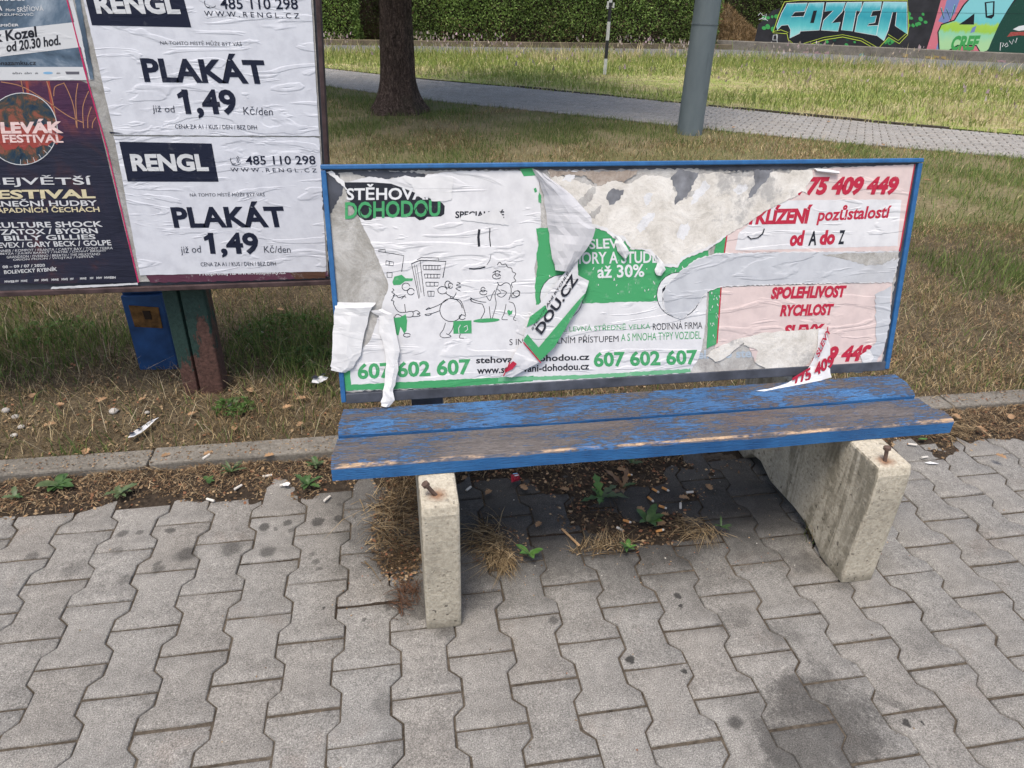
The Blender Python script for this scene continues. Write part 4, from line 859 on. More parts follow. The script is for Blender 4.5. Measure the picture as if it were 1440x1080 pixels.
# festival poster
def m_fest():
    t = NT('festival_print', .6, .3); f = t.noise(5, 6, .65, dist=1.2); h = t.noise(3, 3); X = t.xyz()
    c = t.ramp(f, (.34, (.010, .012, .026)), (.56, (.018, .02, .04)), (.66, (.035, .022, .035)), (.80, (.16, .03, .03)))
    up = t.step(X[2], .96, 1.06); c = t.mix(up, c, t.ramp(f, (.3, (.03, .015, .05)), (.55, (.075, .025, .06)), (.74, (.26, .07, .05))))
    t.bump(t.noise(7, 4, .6, stretch=(1, 1, 7), dist=1.2), .005, .5); return t.out(c)
def m_disc():
    t = NT('disc_print', .6, .3); f = t.noise(16, 5, .7, dist=.8); return t.out(t.ramp(f, (.3, (.01, .015, .03)), (.42, (.015, .04, .07)), (.50, (.07, .06, .045)), (.58, (.26, .08, .05)), (.75, (.05, .05, .10))))
def m_smoke():
    t = NT('smoky_print', .6, .3); f = t.noise(6, 6, .65, dist=.6); return t.out(t.ramp(f, (.3, (.02, .035, .055)), (.5, (.10, .15, .21)), (.7, (.38, .44, .50))))
MT['orange'] = ink('orange_ink', (.40, .20, .11), .3); MT['glow'] = ink('pink_white_ink', (.74, .55, .52), .1); MT['creamink'] = ink('cream_ink', (.62, .55, .36), .1); MT['redglow'] = ink('red_haze_ink', (.30, .06, .05), .5)
m = MB(); shape(m, BB, 2.2*mm, [(-240, 402), (194, 397), (125, 118), (113, 113), (-240, 113)]); po = m.build('festival_poster', m_fest(), bb)
m = MB()
for pts in ([(2, 115), (30, 121), (60, 138), (95, 162), (117, 172)], [(30, 113), (36, 140), (44, 168)], [(66, 114), (74, 140), (80, 176)], [(90, 116), (97, 130), (104, 150), (108, 178)], [(110, 117), (107, 140), (109, 180)], [(125, 128), (117, 150), (118, 180)], [(129, 150), (124, 165), (124, 180)], [(135, 165), (131, 172), (130, 180)], [(76, 135), (78, 122), (90, 117)]): line(m, BB, 2.5*mm, pts, 1.2, 0, smooth=True)
for pts in ([(68, 114), (78, 172)], [(38, 114), (42, 150)]): line(m, BB, 2.45*mm, pts, 4, 5)
shape(m, BB, 2.6*mm, arc(31, 181, 50, 50.5), 4); line(m, BB, 2.7*mm, arc(31, 181, 50, 50.5, 0, 360, 40), 1.1, 1)
for a in range(20, 100, 12): line(m, BB, 2.8*mm, [(31+43*math.cos(R_(a)), 181+43*math.sin(R_(a))), (31+50*math.cos(R_(a)), 181+50*math.sin(R_(a)))], .6, 1)
shape(m, BB, 2.85*mm, jag([(-60, 178), (70, 174), (86, 190), (80, 203), (40, 207), (-60, 206)], 5, 6, 4), 5)
T = lambda s, bl, br, tl, mi=1, bo=.02: text(m, BB, 3.1*mm, s, bl, br, tl, mi, bo)
T('BOLEVÁK', (-38, 188.5), (90, 187), (-40, 168), 2, .05); T('MUSIC FESTIVAL', (-62, 200.5), (90, 200.5), (-64, 189), 2, .03)
T('NEJVĚTŠÍ', (-24, 262.5), (131, 262.5), (-27, 246), 1, .012); T('FESTIVAL', (-20, 279.8), (135, 278.5), (-22, 267), 3, .035); T('TANEČNÍ HUDBY', (-24, 290.5), (138, 289), (-26, 280)); T('V ZÁPADNÍCH ČECHÁCH', (-26, 299.5), (141, 297.5), (-28, 290), 3)
T('CULTURE SHOCK', (-10, 320.5), (145.5, 318.5), (-12, 312.5), 1, .022); T('ZATOX / BYORN', (2, 329.8), (138.5, 327.6), (0, 322.3), 1, .022); T('BILLY GILLIES', (7, 338.2), (135.5, 336), (5.5, 331.2), 1, .022); T('SEVEX / GARY BECK / GOLPE', (-7, 348.5), (157.5, 344.5), (-9, 341), 1, .02)
for i, s in enumerate(('SPINNER / KOMPOT / FRANTA / CARTY BAY / TONY TERRA', 'BEYZA / JULIEN BARRET / MAYBE / DANNY BRIGHT', 'GRANDSON / DVERNO / BREATH / THE MILKSTAND', 'ORION MOON / WOJTAS / NIMTIA')):
    T(s, (-8+i*9, 354.5+i*4.2), (159-i*9, 350+i*4.2), (-8+i*9, 351+i*4.2), 1, .0)
T('08 – 09 / 07 / 2020', (4.5, 377), (64, 374.5), (4, 373)); T('BOLEVECKÝ RYBNÍK', (6.5, 385), (81, 380.5), (6, 378.5))
for x, w_ in ((7, 14), (22, 5), (30, 9), (49, 6), (59, 9), (73, 10), (87, 9), (99, 5), (113, 9), (127, 5), (136, 8), (147, 16)):
    y = 397.5-x*.04; T('MWEBNA'[:max(2, w_//3)], (x, y), (x+w_, y-.3), (x, y-3.2), 1, .03)
line(m, BB, 3.0*mm, [(95, 0), (124.5, 117), (151, 210), (195, 397)], 1.8, 6)
shape(m, BB, 3.0*mm, jag([(72, 403), (194, 397.2), (194, 400), (140, 403), (72, 406)], .4, 4, 2), 1)
m.build('lettering', [MT['orange'], MT['wink'], MT['glow'], MT['creamink'], m_disc(), MT['redglow'], MT['pinkline']], po)
m = MB(); shape(m, BB, 2.3*mm, [(-240, -160), (52, -160), (94, 0), (122, 112), (-240, 112.5)]); po = m.build('concert_poster', m_smoke(), bb)
m = MB(); shape(m, BB, 2.6*mm, [(-120, 56), (106, 31), (115, 66), (-120, 94)], 1); shape(m, BB, 2.6*mm, [(-240, 94.5), (117, 94), (122.5, 112.5), (-240, 113)], 1); line(m, BB, 2.8*mm, [(94, -2), (122, 103)], 1.4, 2); shape(m, BB, 2.55*mm, [(97, 0), (103, 0), (131, 112), (126, 112)], 1)
T2 = lambda s, bl, br, tl, mi=0, bo=.03: text(m, BB, 3*mm, s, bl, br, tl, mi, bo)
T2('Zámek Kozel', (-52, 66.5), (53, 52), (-54, 51)); T2('od 20.30 hod.', (10, 73.5), (86, 63), (9, 59)); T2('www.divadlonazamku.cz', (-55, 92), (51, 91), (-55, 86), 0, .01)
T2('JAKUB HABRNÁK', (-60, 3), (36, 2.5), (-60, -4), 1); T2('HANA', (-20, 16), (4, 15), (-20, 9), 1); T2('SRŠŇOVÁ', (25, 17), (62, 15), (24, 8), 1, .01); T2('Marie', (9, 16), (22, 15.5), (9, 12), 1, 0); T2('HUDBA VRZUMOVIČ', (-40, 22.5), (48, 22), (-40, 18), 1, .01); T2('JAN SMIČER', (-20, 39), (27, 38), (-20, 33), 1)
for x, w_ in ((18, 13), (35, 10), (50, 4), (80, 5)): T2('abna'[:3], (x, 104), (x+w_, 104), (x, 101), 0, .0)
shape(m, BB, 2.8*mm, arc(68, 102.5, 7, 1.8), 3); shape(m, BB, 2.8*mm, [(92, 100.5), (112, 100.5), (112, 104.5), (94, 104.5)], 4)
MT['skyblue'] = ink('sky_blue_ink', (.2, .4, .6), .1); MT['slate'] = ink('slate_ink', (.12, .12, .14), .1)
m.build('lettering', [MT['ink'], MT['wink'], MT['pinkline'], MT['skyblue'], MT['slate']], po)
m = MB(); shape(m, BB, 2.9*mm, jag([(98, -40), (106, -40), (133, 112), (127, 112)], .5, 4, 6)); m.build('poster_strip', m_smoke(), bb)

# ------------------------------------------------------------------ lamp post, marker post
def gr(): 
    t = NT('grey_post_paint', .5, .4); f = t.noise(6, 5, .6, stretch=(1, 1, .3)); s = t.noise(60, 5, .7)
    c = t.mix(t.math('MULTIPLY', t.step(s, .58, .7), .25), t.ramp(f, (.3, (.105, .130, .140)), (.7, (.145, .175, .185))), (.10, .10, .10)); t.bump(s, .002, .3); return t.out(c)
lp = empty('lamp_post', (4.42, 7.33, -.03), 'thick grey steel lamp post standing in the lawn beside the paved path', 'lamp post')
m = MB(); n = 28
m.tube([(4.42, 7.33, -.1), (4.42, 7.33, 1.15)], [.150, .146], n); m.tube([(4.42, 7.33, 1.151), (4.42, 7.33, 1.158)], [.151, .151], n); m.tube([(4.42, 7.33, 1.159), (4.42, 7.33, 8.0)], [.145, .085], n)
m.build('pole', gr(), lp, smooth=True).modifiers.new('s', 'EDGE_SPLIT').split_angle = R_(40)
m = MB(); m.tube([(4.42, 7.33, 7.9), (4.42, 7.33, 8.3), (4.7, 7.0, 8.7), (5.4, 6.2, 8.8)], .05, 10); m.build('arm', MT['bbframe'], lp, smooth=True)
m = MB(); m.prism([(5.3, 6.3, 8.74), (5.45, 6.45, 8.74), (5.9, 5.9, 8.78), (5.75, 5.75, 8.78)], (0, 0, .12)); m.build('lamp_head', gr(), lp, bevel=.02)
m = MB(); m.prism([(4.42+.1505*math.cos(a), 7.33+.1505*math.sin(a), .45) for a in np.linspace(-1.35, -.75, 7)]+[(4.42+.140*math.cos(a), 7.33+.140*math.sin(a), .45) for a in np.linspace(-.75, -1.35, 7)], (0, 0, .42)); m.build('hatch', gr(), lp)
mp = empty('marker_post', (5.227, 13.87, -.03), 'thin black and white banded post standing in the meadow', 'post')
MT['bandw'] = plain('white_band_paint', (.55, .55, .53), .6, .15); MT['bandb'] = plain('black_band_paint', (.03, .03, .033), .6, .2)
z = -.06
for i, (z1, k) in enumerate(((.29, 'bandw'), (.62, 'bandb'), (.95, 'bandw'), (1.28, 'bandb'), (1.6, 'bandw'))):
    m = MB(); m.tube([(5.227, 13.87, z), (5.227, 13.87, z1)], .034+.0*i, 12); m.build('white_band' if k == 'bandw' else 'black_band', MT[k], mp, smooth=False); z = z1
m = MB(); m.box((5.15, 13.85, 1.20), (5.305, 13.90, 1.225)); m.tube([(5.17, 13.84, 1.17), (5.17, 13.84, 1.30)], .02, 8); m.tube([(5.285, 13.84, 1.19), (5.285, 13.84, 1.28)], .018, 8); m.build('clamp', MT['bandw'], mp)

# ------------------------------------------------------------------ tree
def m_bark():
    t = NT('bark', .95, .1); v = t.co; f = t.noise(24, 8, .8, stretch=(1, 1, .34), dist=1.6); w = t.noise(48, 6, .8); g_ = t.noise(2.5, 4); X = t.xyz()
    c = t.ramp(f, (.34, (.026, .018, .014)), (.5, (.095, .066, .052)), (.64, (.23, .165, .13)))
    c = t.mix(1, c, t.ramp(w, (.3, .45), (.5, .95), (.7, 1.6)), 'MULTIPLY'); c = t.mix(t.math('MULTIPLY', t.step(g_, .5, .7), .35), c, (.075, .072, .045))
    t.bump(t.math('ADD', f, t.math('MULTIPLY', w, .35)), .05, 1.0); return t.out(c)
tr = empty('tree', (.97, 9.05, -.03), 'broad tree with a dark brown trunk growing in the lawn beside the path', 'tree')
TX, TY = .97, 9.05
def trunk_r(z, a):
    fl = .17*math.exp(-max(z, 0)/.16)*(1+.35*math.sin(a*5+.7)+.2*math.sin(a*3+2)); return .205-.008*z+.045*math.exp(-z/.45)+fl*.75+.010*math.sin(a*7+z*3)+.008*math.sin(a*11-z*5)
m = MB(); zz = [-.12, -.03, .02, .06, .1, .16, .24, .34, .5, .7, .95, 1.2, 1.5, 1.9, 2.3, 2.7, 3.1]
m.grid([[(TX+.03*z+trunk_r(z, k*2*math.pi/56)*math.cos(k*2*math.pi/56), TY+trunk_r(z, k*2*math.pi/56)*math.sin(k*2*math.pi/56), z) for k in range(57)] for z in zz])
br_ = random.Random(11); tips = []
for i in range(11):
    a = i*2*math.pi/11*2.618+br_.uniform(-.3, .3); z0 = 2.6+.35*(i/10); L = br_.uniform(3.0, 5.0); el = br_.uniform(.15, .9) if i else 1.4
    p = [np.array([TX+.09, TY, z0])]
    for k in range(1, 6):
        q = p[-1]+L/5*np.array([math.cos(a)*math.cos(el), math.sin(a)*math.cos(el), math.sin(el)])+np.array([br_.uniform(-.15, .15) for _ in range(3)]); p.append(q); tips.append(q)
    m.tube(p, [.13, .10, .08, .06, .04, .015], 8)
    for k in (2, 3, 4):
        a2 = a+br_.uniform(-1.2, 1.2); q = p[k]+np.array([math.cos(a2), math.sin(a2), br_.uniform(-.2, .7)])*1.3; m.tube([p[k], (p[k]+q)/2+np.array([0, 0, .1]), q], [.045, .03, .01], 6); tips.append(q)
m.tube([(TX+.085, TY, 3.0), (TX+.2, TY+.1, 4.5), (TX+.1, TY, 6.5), (TX+.3, TY, 8.6)], [.24, .17, .10, .02], 10); tips += [np.array([TX+.15, TY, z]) for z in (4.5, 5.5, 6.5, 7.5, 8.5)]
m.build('trunk', m_bark(), tr, smooth=True)
LG = [(.045, .075, .02), (.06, .095, .025), (.035, .06, .018), (.08, .11, .035)]
n = 42000; tp = np.array(tips); c = tp[rng.integers(0, len(tp), n)]+rng.normal(size=(n, 3))*np.array([.75, .75, .5]); c = c[c[:, 2] > 2.15]
leaves('crown', c, rng.uniform(.10, .2, len(c)), pick(LG, len(c)), tr)

# ------------------------------------------------------------------ hedges
def hedge(name, label, x0, x1, y0, y1, h, n, seed, bare, dark=1.0):
    t = empty(name, ((x0+x1)/2, (y0+y1)/2, 0), label, 'hedge')
    core = MB(); core.box((x0+.16, y0+.16, .0), (x1-.16, y1-.16, h-.16)); core.build('twig_core', MT['soil'], t)
    a = rng.random(n); f = rng.choice(4, n, p=[.62, .16, .11, .11]); u = rng.random(n); v = rng.random(n)
    X = np.where(f == 0, x0+(x1-x0)*u, np.where(f == 1, x0+(x1-x0)*u, np.where(f == 2, x0, x1))); Yv = np.where(f == 0, y0, np.where(f == 1, y0+(y1-y0)*v, y0+(y1-y0)*u)); Zv = np.where(f == 1, h, .05+(h-.05)*v)
    bul = .30*(fbm(X+Yv, Zv, 1.1, seed)-.5)+.16*(fbm(X+Yv, Zv, 4, seed+3)-.5); dep = np.abs(rng.normal(0, .08, n))
    Nv = np.stack([np.where(f == 2, -1., np.where(f == 3, 1., 0)), np.where(f == 0, -1., 0), np.where(f == 1, 1., 0)], -1)
    Pp = np.stack([X, Yv, Zv], -1)+Nv*(bul-dep)[:, None]+rng.normal(0, .03, (n, 3))
    g1 = fbm(X+Yv, Zv, .9, seed+7); thin = np.clip((.45-Zv)/.4, 0, 1)*bare
    kp = rng.random(n) > .62*thin*(g1 > .42)
    ti = pick([(.17, .26, .065), (.21, .31, .08), (.13, .20, .055), (.27, .37, .11)], n)*(.45+1.15*g1)[:, None]
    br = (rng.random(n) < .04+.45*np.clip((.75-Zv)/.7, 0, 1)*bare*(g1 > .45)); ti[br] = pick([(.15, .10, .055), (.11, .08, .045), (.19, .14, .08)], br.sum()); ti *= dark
    leaves('foliage', Pp[kp], rng.uniform(.04, .085, kp.sum()), ti[kp], t, Nv[kp]*.6)
    return t
hxl = gz(505, 62)[0]
hedge('hedge', 'short clipped green hedge at the far left, ending beside a narrow dark gap', -8, hxl, 21.55, 22.7, 2.1, 42000, 3, .2)
hedge('hedge', 'long clipped green hedge with a bare brown foot, behind the meadow', gz(548, 66)[0], gz(1012, 70)[0], 21.75, 22.9, 2.1, 60000, 5, 1.0)
hedge('hedge', 'hedge with shade painted into its dark leaves, glimpsed through the gap beside the tree trunk', -1.6, 3.2, 24.2, 25.2, 2.4, 16000, 9, .2, .22)  # low tint multiplier puts the gap's shade into the leaf colour
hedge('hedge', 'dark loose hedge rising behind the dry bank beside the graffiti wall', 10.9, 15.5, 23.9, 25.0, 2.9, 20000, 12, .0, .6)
m = MB(); lw = [(-8, 21.15), (0, 21.15), (6, 21.4), (12.3, 21.75)]
for i in range(3):
    a, b_ = np.array(lw[i]), np.array(lw[i+1]); d = (b_-a)/np.linalg.norm(b_-a); a = a+d*.004; nrm = np.array([-d[1], d[0]])*.14
    m.prism([(*a, -.1), (*b_, -.1), (*(b_+nrm), -.1), (*(a+nrm), -.1)], (0, 0, .235))
tag(m.build('low_wall', plain('mossy_concrete', (.13, .105, .07), .9, .45, 3), bevel=.01), 'low weathered concrete edging wall along the foot of the hedges', 'wall')

# ------------------------------------------------------------------ graffiti wall
A0, A1 = gz(1060, 70), gz(1440, 88); wd = (A1-A0); wd[2] = 0; wd /= np.linalg.norm(wd); wnm = np.array([wd[1], -wd[0], 0])
GP = Plane(A0, wnm)
wl = empty('graffiti_wall', A0, 'black painted wall covered in turquoise graffiti letters beyond the meadow', 'wall')
MT['blackwall'] = plain('black_wall_paint', (.022, .022, .026), .7, .4, 3)
def g9(x, y): return (900+x/2.667, y/2.667)
def G9(*p): return [g9(*q) for q in p]
def onw(s, z, w=0): return A0+wd*s+np.array([0, 0, z-A0[2]])+wnm*w
m = MB(); Lw = 22
m.prism([onw(-.05, -.1), onw(Lw, -.1), onw(Lw, 2.6), onw(3.2, 2.6), onw(2.4, 1.75), onw(1.2, 1.40), onw(.35, 1.1), onw(.0, .7)], -wnm*.3)
m.build('wall_panel', MT['blackwall'], wl)
m = MB(); m.prism([onw(-3.0, -.1, .36), onw(Lw, -.1, .36), onw(Lw, -.1, .02), onw(-3.0, -.1, .02)], (0, 0, .34)); plinth = m.build('plinth', MT['kerb'], wl, bevel=.012)
m = MB()
PP = Plane(A0+wnm*.362, wnm); rr = random.Random(2)
for i in range(26):
    x = rr.choice((rr.uniform(945, 1015), rr.uniform(1075, 1160), rr.uniform(620, 700), rr.uniform(800, 850), rr.uniform(1330, 1380))); y = 196+(x-640)*.04+rr.uniform(-2, 16)
    shape(m, PP, (2+i*.1)*mm, jag([g9(x-9, y-4), g9(x+10, y-5), g9(x+8, y+5), g9(x-8, y+4)], 1.0, 2, i), 0 if 930 < x < 1170 else (1 if x < 900 and x > 780 else 2))
MT['yel'] = ink('yellow_spray', (.30, .22, .09), .9); MT['tealp'] = ink('teal_spray', (.15, .27, .26), .9); MT['pinkp'] = ink('pink_spray', (.55, .16, .2), .35)
MT['pinkf'] = ink('faded_pink_spray', (.30, .20, .21), .9); m.build('spray_mark', [MT['yel'], MT['tealp'], MT['pinkf']], plinth)
def m_grad(name, z0, z1, stops):
    t = NT(name, .6, .3); X = t.xyz(); n_ = t.noise(7, 4, .7, stretch=(1, 1, .3)); f = t.math('ADD', t.math('DIVIDE', t.math('SUBTRACT', X[2], z0), z1-z0), t.math('MULTIPLY', t.math('SUBTRACT', n_, .5), .35))
    return t.out(t.ramp(f, *stops))
zt, zb = GP(*g9(750, 10))[2]-A0[2], GP(*g9(750, 140))[2]-A0[2]
grad = m_grad('turquoise_fade', zb, zt, ((0, (.30, .62, .60)), (.3, (.10, .46, .47)), (.6, (.03, .30, .36)), (.85, (.05, .36, .42)), (1, (.25, .55, .6))))
grad2 = m_grad('cyan_fade', zb, zt, ((0, (.35, .58, .30)), (.25, (.25, .55, .35)), (.34, (.30, .52, .06)), (.5, (.34, .55, .08)), (.58, (.14, .50, .50)), (.9, (.20, .52, .55))))
MT['lime'] = ink('lime_spray', (.42, .52, .07), .1); MT['leafg'] = ink('leaf_green_spray', (.05, .30, .08), .1); MT['dkgreen'] = ink('dark_green_spray', (.012, .055, .04), .1); MT['wspray'] = ink('white_spray', (.62, .64, .64), .1); MT['kspray'] = ink('black_spray', (.012, .014, .018), .05); MT['blu'] = ink('lilac_spray', (.16, .22, .42), .2)
GM = [MT['kspray'], grad, MT['lime'], MT['leafg'], MT['wspray'], MT['pinkp'], grad2, MT['dkgreen'], MT['blu'], MT['redglow']]
m = MB()
outl = [(500, 122), (520, 60), (543, 8), (600, 2), (1003, 4), (1006, 100), (1002, 130), (972, 162), (932, 138), (888, 186), (830, 152), (760, 137), (690, 148), (582, 181), (558, 150), (552, 125)]
for i in range(60):                          # green spray leaves around the letters
    x, y = rr.choice(((rr.uniform(448, 530), rr.uniform(60, 115)), (rr.uniform(1000, 1080), rr.uniform(50, 105)), (rr.uniform(640, 830), rr.uniform(140, 180)), (rr.uniform(900, 950), rr.uniform(140, 165))))
    if 448 < x < 530 and rr.random() < .4: y = 100
    r_ = rr.uniform(4, 11); shape(m, GP, (2+i*.08)*mm, [g9(*q) for q in arc(x, y, r_, r_*.8, n=9, rot=rr.uniform(0, 90))], 3 if rr.random() < .75 else 7)
shape(m, GP, 8*mm, G9(*off(outl, 3)), 2); shape(m, GP, 9*mm, G9(*outl), 0)
GL = [[(513, 100), (532, 50), (552, 14), (628, 12), (616, 42), (580, 44), (566, 64), (614, 62), (606, 100), (598, 124), (562, 142), (566, 112), (556, 92), (530, 94), (514, 112)],
      [(634, 12), (690, 10), (682, 60), (672, 112), (602, 116), (612, 70)], [(700, 11), (770, 10), (757, 44), (718, 86), (750, 84), (742, 116), (680, 112), (690, 76), (726, 40), (694, 42)],
      [(776, 10), (832, 9), (826, 42), (810, 40), (796, 116), (756, 112), (770, 42), (766, 40)], [(840, 9), (906, 8), (900, 38), (872, 40), (864, 62), (886, 60), (880, 84), (858, 88), (852, 98), (892, 96), (886, 132), (806, 118), (818, 60), (830, 40)],
      [(914, 8), (1000, 8), (1001, 128), (958, 96), (964, 44), (946, 46), (930, 112), (914, 152), (888, 132), (900, 70)]]
for i, q in enumerate(GL):
    shape(m, GP, (11+.2*i)*mm, G9(*off(q, 2.2)), 4); shape(m, GP, (13+.2*i)*mm, G9(*q), 1)
shape(m, GP, 15*mm, G9((650, 40), (664, 39), (652, 86), (638, 86)), 0); line(m, GP, 15*mm, G9((560, 150), (584, 172), (690, 140), (760, 130), (832, 145), (887, 176)), .7, 2); line(m, GP, 15*mm, G9((930, 128), (968, 152), (1000, 124)), .7, 2)
line(m, GP, 14*mm, G9((500, 118), (528, 112), (556, 122)), .8, 2); line(m, GP, 15*mm, G9((760, 45), (1000, 46), (1440, 52)), .35, 0)
for q in (G9((443, 58), (452, 48), (462, 60), (474, 52), (470, 74), (456, 70)), G9((446, 74), (462, 66), (480, 78)), G9((500, 132), (516, 130), (514, 150), (498, 150), (500, 132)), G9((512, 128), (516, 172), (506, 168)), G9((486, 160), (494, 156), (492, 170), (484, 168))): line(m, GP, 10*mm, q, .8, 4)
# the second piece
shape(m, GP, 8*mm, G9((1072, 192), (1092, 130), (1112, 60), (1128, 0), (1250, -10), (1390, -14), (1360, 60), (1330, 130), (1296, 214), (1180, 206)), 5); shape(m, GP, 8.5*mm, G9((1118, 80), (1140, 40), (1150, 0), (1200, -4), (1180, 50), (1150, 90)), 8); shape(m, GP, 8.6*mm, G9((1120, 150), (1108, 190), (1120, 200), (1180, 200), (1160, 180)), 8)
A_ = [(1216, 20), (1240, -6), (1410, -12), (1376, 40), (1346, 92), (1338, 140), (1318, 172), (1300, 190), (1278, 196), (1262, 168), (1190, 168), (1150, 192), (1124, 190), (1120, 120), (1132, 94), (1180, 78)]
shape(m, GP, 10*mm, G9(*off(A_, 5)), 0); shape(m, GP, 11*mm, G9(*A_), 6); shape(m, GP, 12*mm, G9((1254, 50), (1252, 92), (1196, 92), (1228, 70)), 0); shape(m, GP, 12.2*mm, G9((1262, 96), (1254, 120), (1238, 124), (1246, 104)), 8); shape(m, GP, 12*mm, G9((1292, 8), (1330, 4), (1328, 60), (1318, 70), (1296, 66)), 0); shape(m, GP, 12.5*mm, G9((1299, 12), (1324, 9), (1322, 54), (1302, 60)), 6)
line(m, GP, 12*mm, G9((1130, 30), (1140, 70), (1150, 34), (1164, 76), (1180, 20)), 2.2, 0); line(m, GP, 12.4*mm, G9((1130, 28), (1140, 66), (1150, 30), (1164, 72), (1180, 16)), 1.0, 6)
text(m, GP, 13*mm, 'CREF', g9(1160, 190), g9(1262, 188), g9(1176, 134), 3, .05); line(m, GP, 13*mm, G9((1196, 194), (1240, 190)), 1.4, 3)
shape(m, GP, 13*mm, G9((1294, 216), (1316, 160), (1344, 96), (1392, 20), (1430, -20), (1700, -40), (1720, 230), (1500, 224)), 7); shape(m, GP, 14*mm, G9((1398, 110), (1420, 98), (1470, 90), (1480, 108), (1420, 116)), 4); shape(m, GP, 14.4*mm, G9((1376, 138), (1390, 120), (1480, 118), (1480, 136), (1420, 132)), 9)
for q in (G9((1350, 190), (1352, 160), (1364, 162), (1358, 176)), G9((1366, 172), (1376, 160), (1380, 172), (1370, 176)), G9((1384, 152), (1394, 166), (1400, 148), (1408, 160), (1414, 142))): line(m, GP, 15*mm, q, .9, 4)
m.build('graffiti', GM, wl)
m = MB(); N_ = 40                            # dry bank between the hedge and the wall
bank0 = gz(1012, 68); X, Y = np.meshgrid(np.linspace(10.6, 13.4, 50), np.linspace(21.95, 23.6, 40), indexing='ij')
Z = .05+1.1*np.clip((Y-21.95)/1.1, 0, 1)*np.clip(1.1-np.abs(X-11.7)/1.6, 0, 1)+.15*(fbm(X, Y, 2, 4)-.5)
tag(gridmesh('dry_bank', X, Y, Z, MT['verge']), kind='structure')
n = 9000; X = rng.uniform(10.7, 13.0, n); Y = rng.uniform(21.95, 23.2, n); Z = .05+1.1*np.clip((Y-21.95)/1.1, 0, 1)*np.clip(1.1-np.abs(X-11.7)/1.6, 0, 1)
blades('dry_bank_grass', np.stack([X, Y, Z], -1), rng.uniform(.05, .2, n), rng.uniform(.012, .025, n), rng.uniform(.3, 1.4, n), pick([(.28, .19, .10), (.34, .24, .13), (.2, .13, .07)], n))
# ------------------------------------------------------------------ weeds, litter and small things
def surf(px, py, z=.01):
    p = gz(px, py, z); return np.array([p[0], p[1], z])
def leafstrip(mb, base, a, L, wd_, rise, droop, lobes, m=0, k=7):
    ax = np.array([math.cos(a), math.sin(a), 0]); sd_ = np.array([-ax[1], ax[0], 0]); Lp, Cp, Rp = [], [], []
    for i in range(k+1):
        t = i/k; w = wd_*(math.sin(math.pi*min(1, t*.85+.12))**.8)*(1+(lobes*1.3*(1 if i % 2 else -1) if 0 < i < k else 0))*(.15 if i == k else 1)
        c = base+ax*L*t*math.cos(rise*(1-t*droop))+np.array([0, 0, 1.])*L*(math.sin(rise)*t-droop*.5*t*t)
        c[2] = max(c[2], base[2]+.003)
        Lp.append(c+sd_*w/2+np.array([0, 0, w*.18])); Cp.append(c); Rp.append(c-sd_*w/2+np.array([0, 0, w*.18]))
    mb.grid([Lp, Cp, Rp], m)
def weed_mat(name, a, b):
    t = NT(name, .5, .35); f = t.noise(60, 4); return t.out(t.ramp(f, (.3, a), (.7, b)))
WM = [weed_mat('weed_green', (.022, .055, .014), (.055, .105, .028)), weed_mat('weed_dusty', (.045, .07, .028), (.085, .115, .05)), weed_mat('weed_red', (.10, .05, .025), (.16, .10, .05)), weed_mat('weed_bright', (.04, .105, .018), (.08, .17, .034))]
def weed(px, py, n, L, label, seed, mats=(0,), wd_=.28, rise=.5, droop=.7, lobes=.18, cat='weed', group=None, name='weed', z=.022):
    r = random.Random(seed); b = surf(px, py, z); mb = MB()
    for i in range(n):
        a = i*2.4+r.uniform(-.4, .4); l = L*.74*r.uniform(.5, 1.15); leafstrip(mb, b+np.array([r.uniform(-.004, .004), r.uniform(-.004, .004), 0]), a, l, l*wd_*r.uniform(.8, 1.2), rise*r.uniform(.5, 1.5), droop*r.uniform(.7, 1.2), lobes, r.randrange(len(mats)))
    o = mb.build(name, [WM[i] for i in mats], None, smooth=True); return tag(o, label, cat, group)
weed(80, 682, 9, .075, 'flat dark green rosette weed against the kerb, leftmost big one', 1, (0, 1), .5, .35, .6, .05)
weed(170, 694, 12, .07, 'dusty green toothed weed at the pavement edge, right of the flat dark rosette', 2, (1,), .3, .6, .7, .3)
weed(20, 700, 7, .05, 'small dusty weed at the far left end of the dirt strip', 3, (1, 0), .35, .6, .7, .2)
weed(294, 676, 4, .05, 'single broad leaf weed lying at the kerb left of the bench', 4, (0,), .6, .3, .6, .0)
weed(325, 664, 10, .075, 'spiky dark weed growing at the kerb with upright narrow leaves', 5, (0, 1), .18, .9, .6, .1)
weed(432, 682, 10, .075, 'bushy green weed just left of the seat end', 6, (1, 0), .3, .7, .7, .25)
weed(445, 655, 9, .06, 'small leafy weed in front of the kerb beside the seat end', 7, (1, 0), .3, .9, .6, .15)
weed(845, 700, 8, .115, 'large dandelion with long toothed leaves under the middle of the bench', 8, (1, 0, 3), .26, .7, .8, .35)
weed(875, 688, 6, .10, 'dandelion with reddish stems right behind the largest dandelion', 9, (0, 2, 1), .24, .8, .7, .3)
weed(912, 735, 6, .085, 'young plant with two tall green leaves among the cigarette ends', 10, (0, 3, 2), .4, .9, .8, .1)
weed(745, 780, 6, .06, 'bright green seedling growing alone in a paving joint under the bench', 11, (3,), .5, .7, .6, .05)
weed(882, 770, 6, .04, 'tiny green weed in the straw beside the wooden stick', 12, (0, 3), .4, .7, .6, .1)
weed(1015, 742, 6, .045, 'tiny narrow leaved weed at the right end of the litter patch', 13, (0,), .2, .9, .6, .1)
weed(890, 652, 7, .05, 'low leafy weed in the shade at the back of the bench', 14, (0, 1), .4, .7, .6, .1)
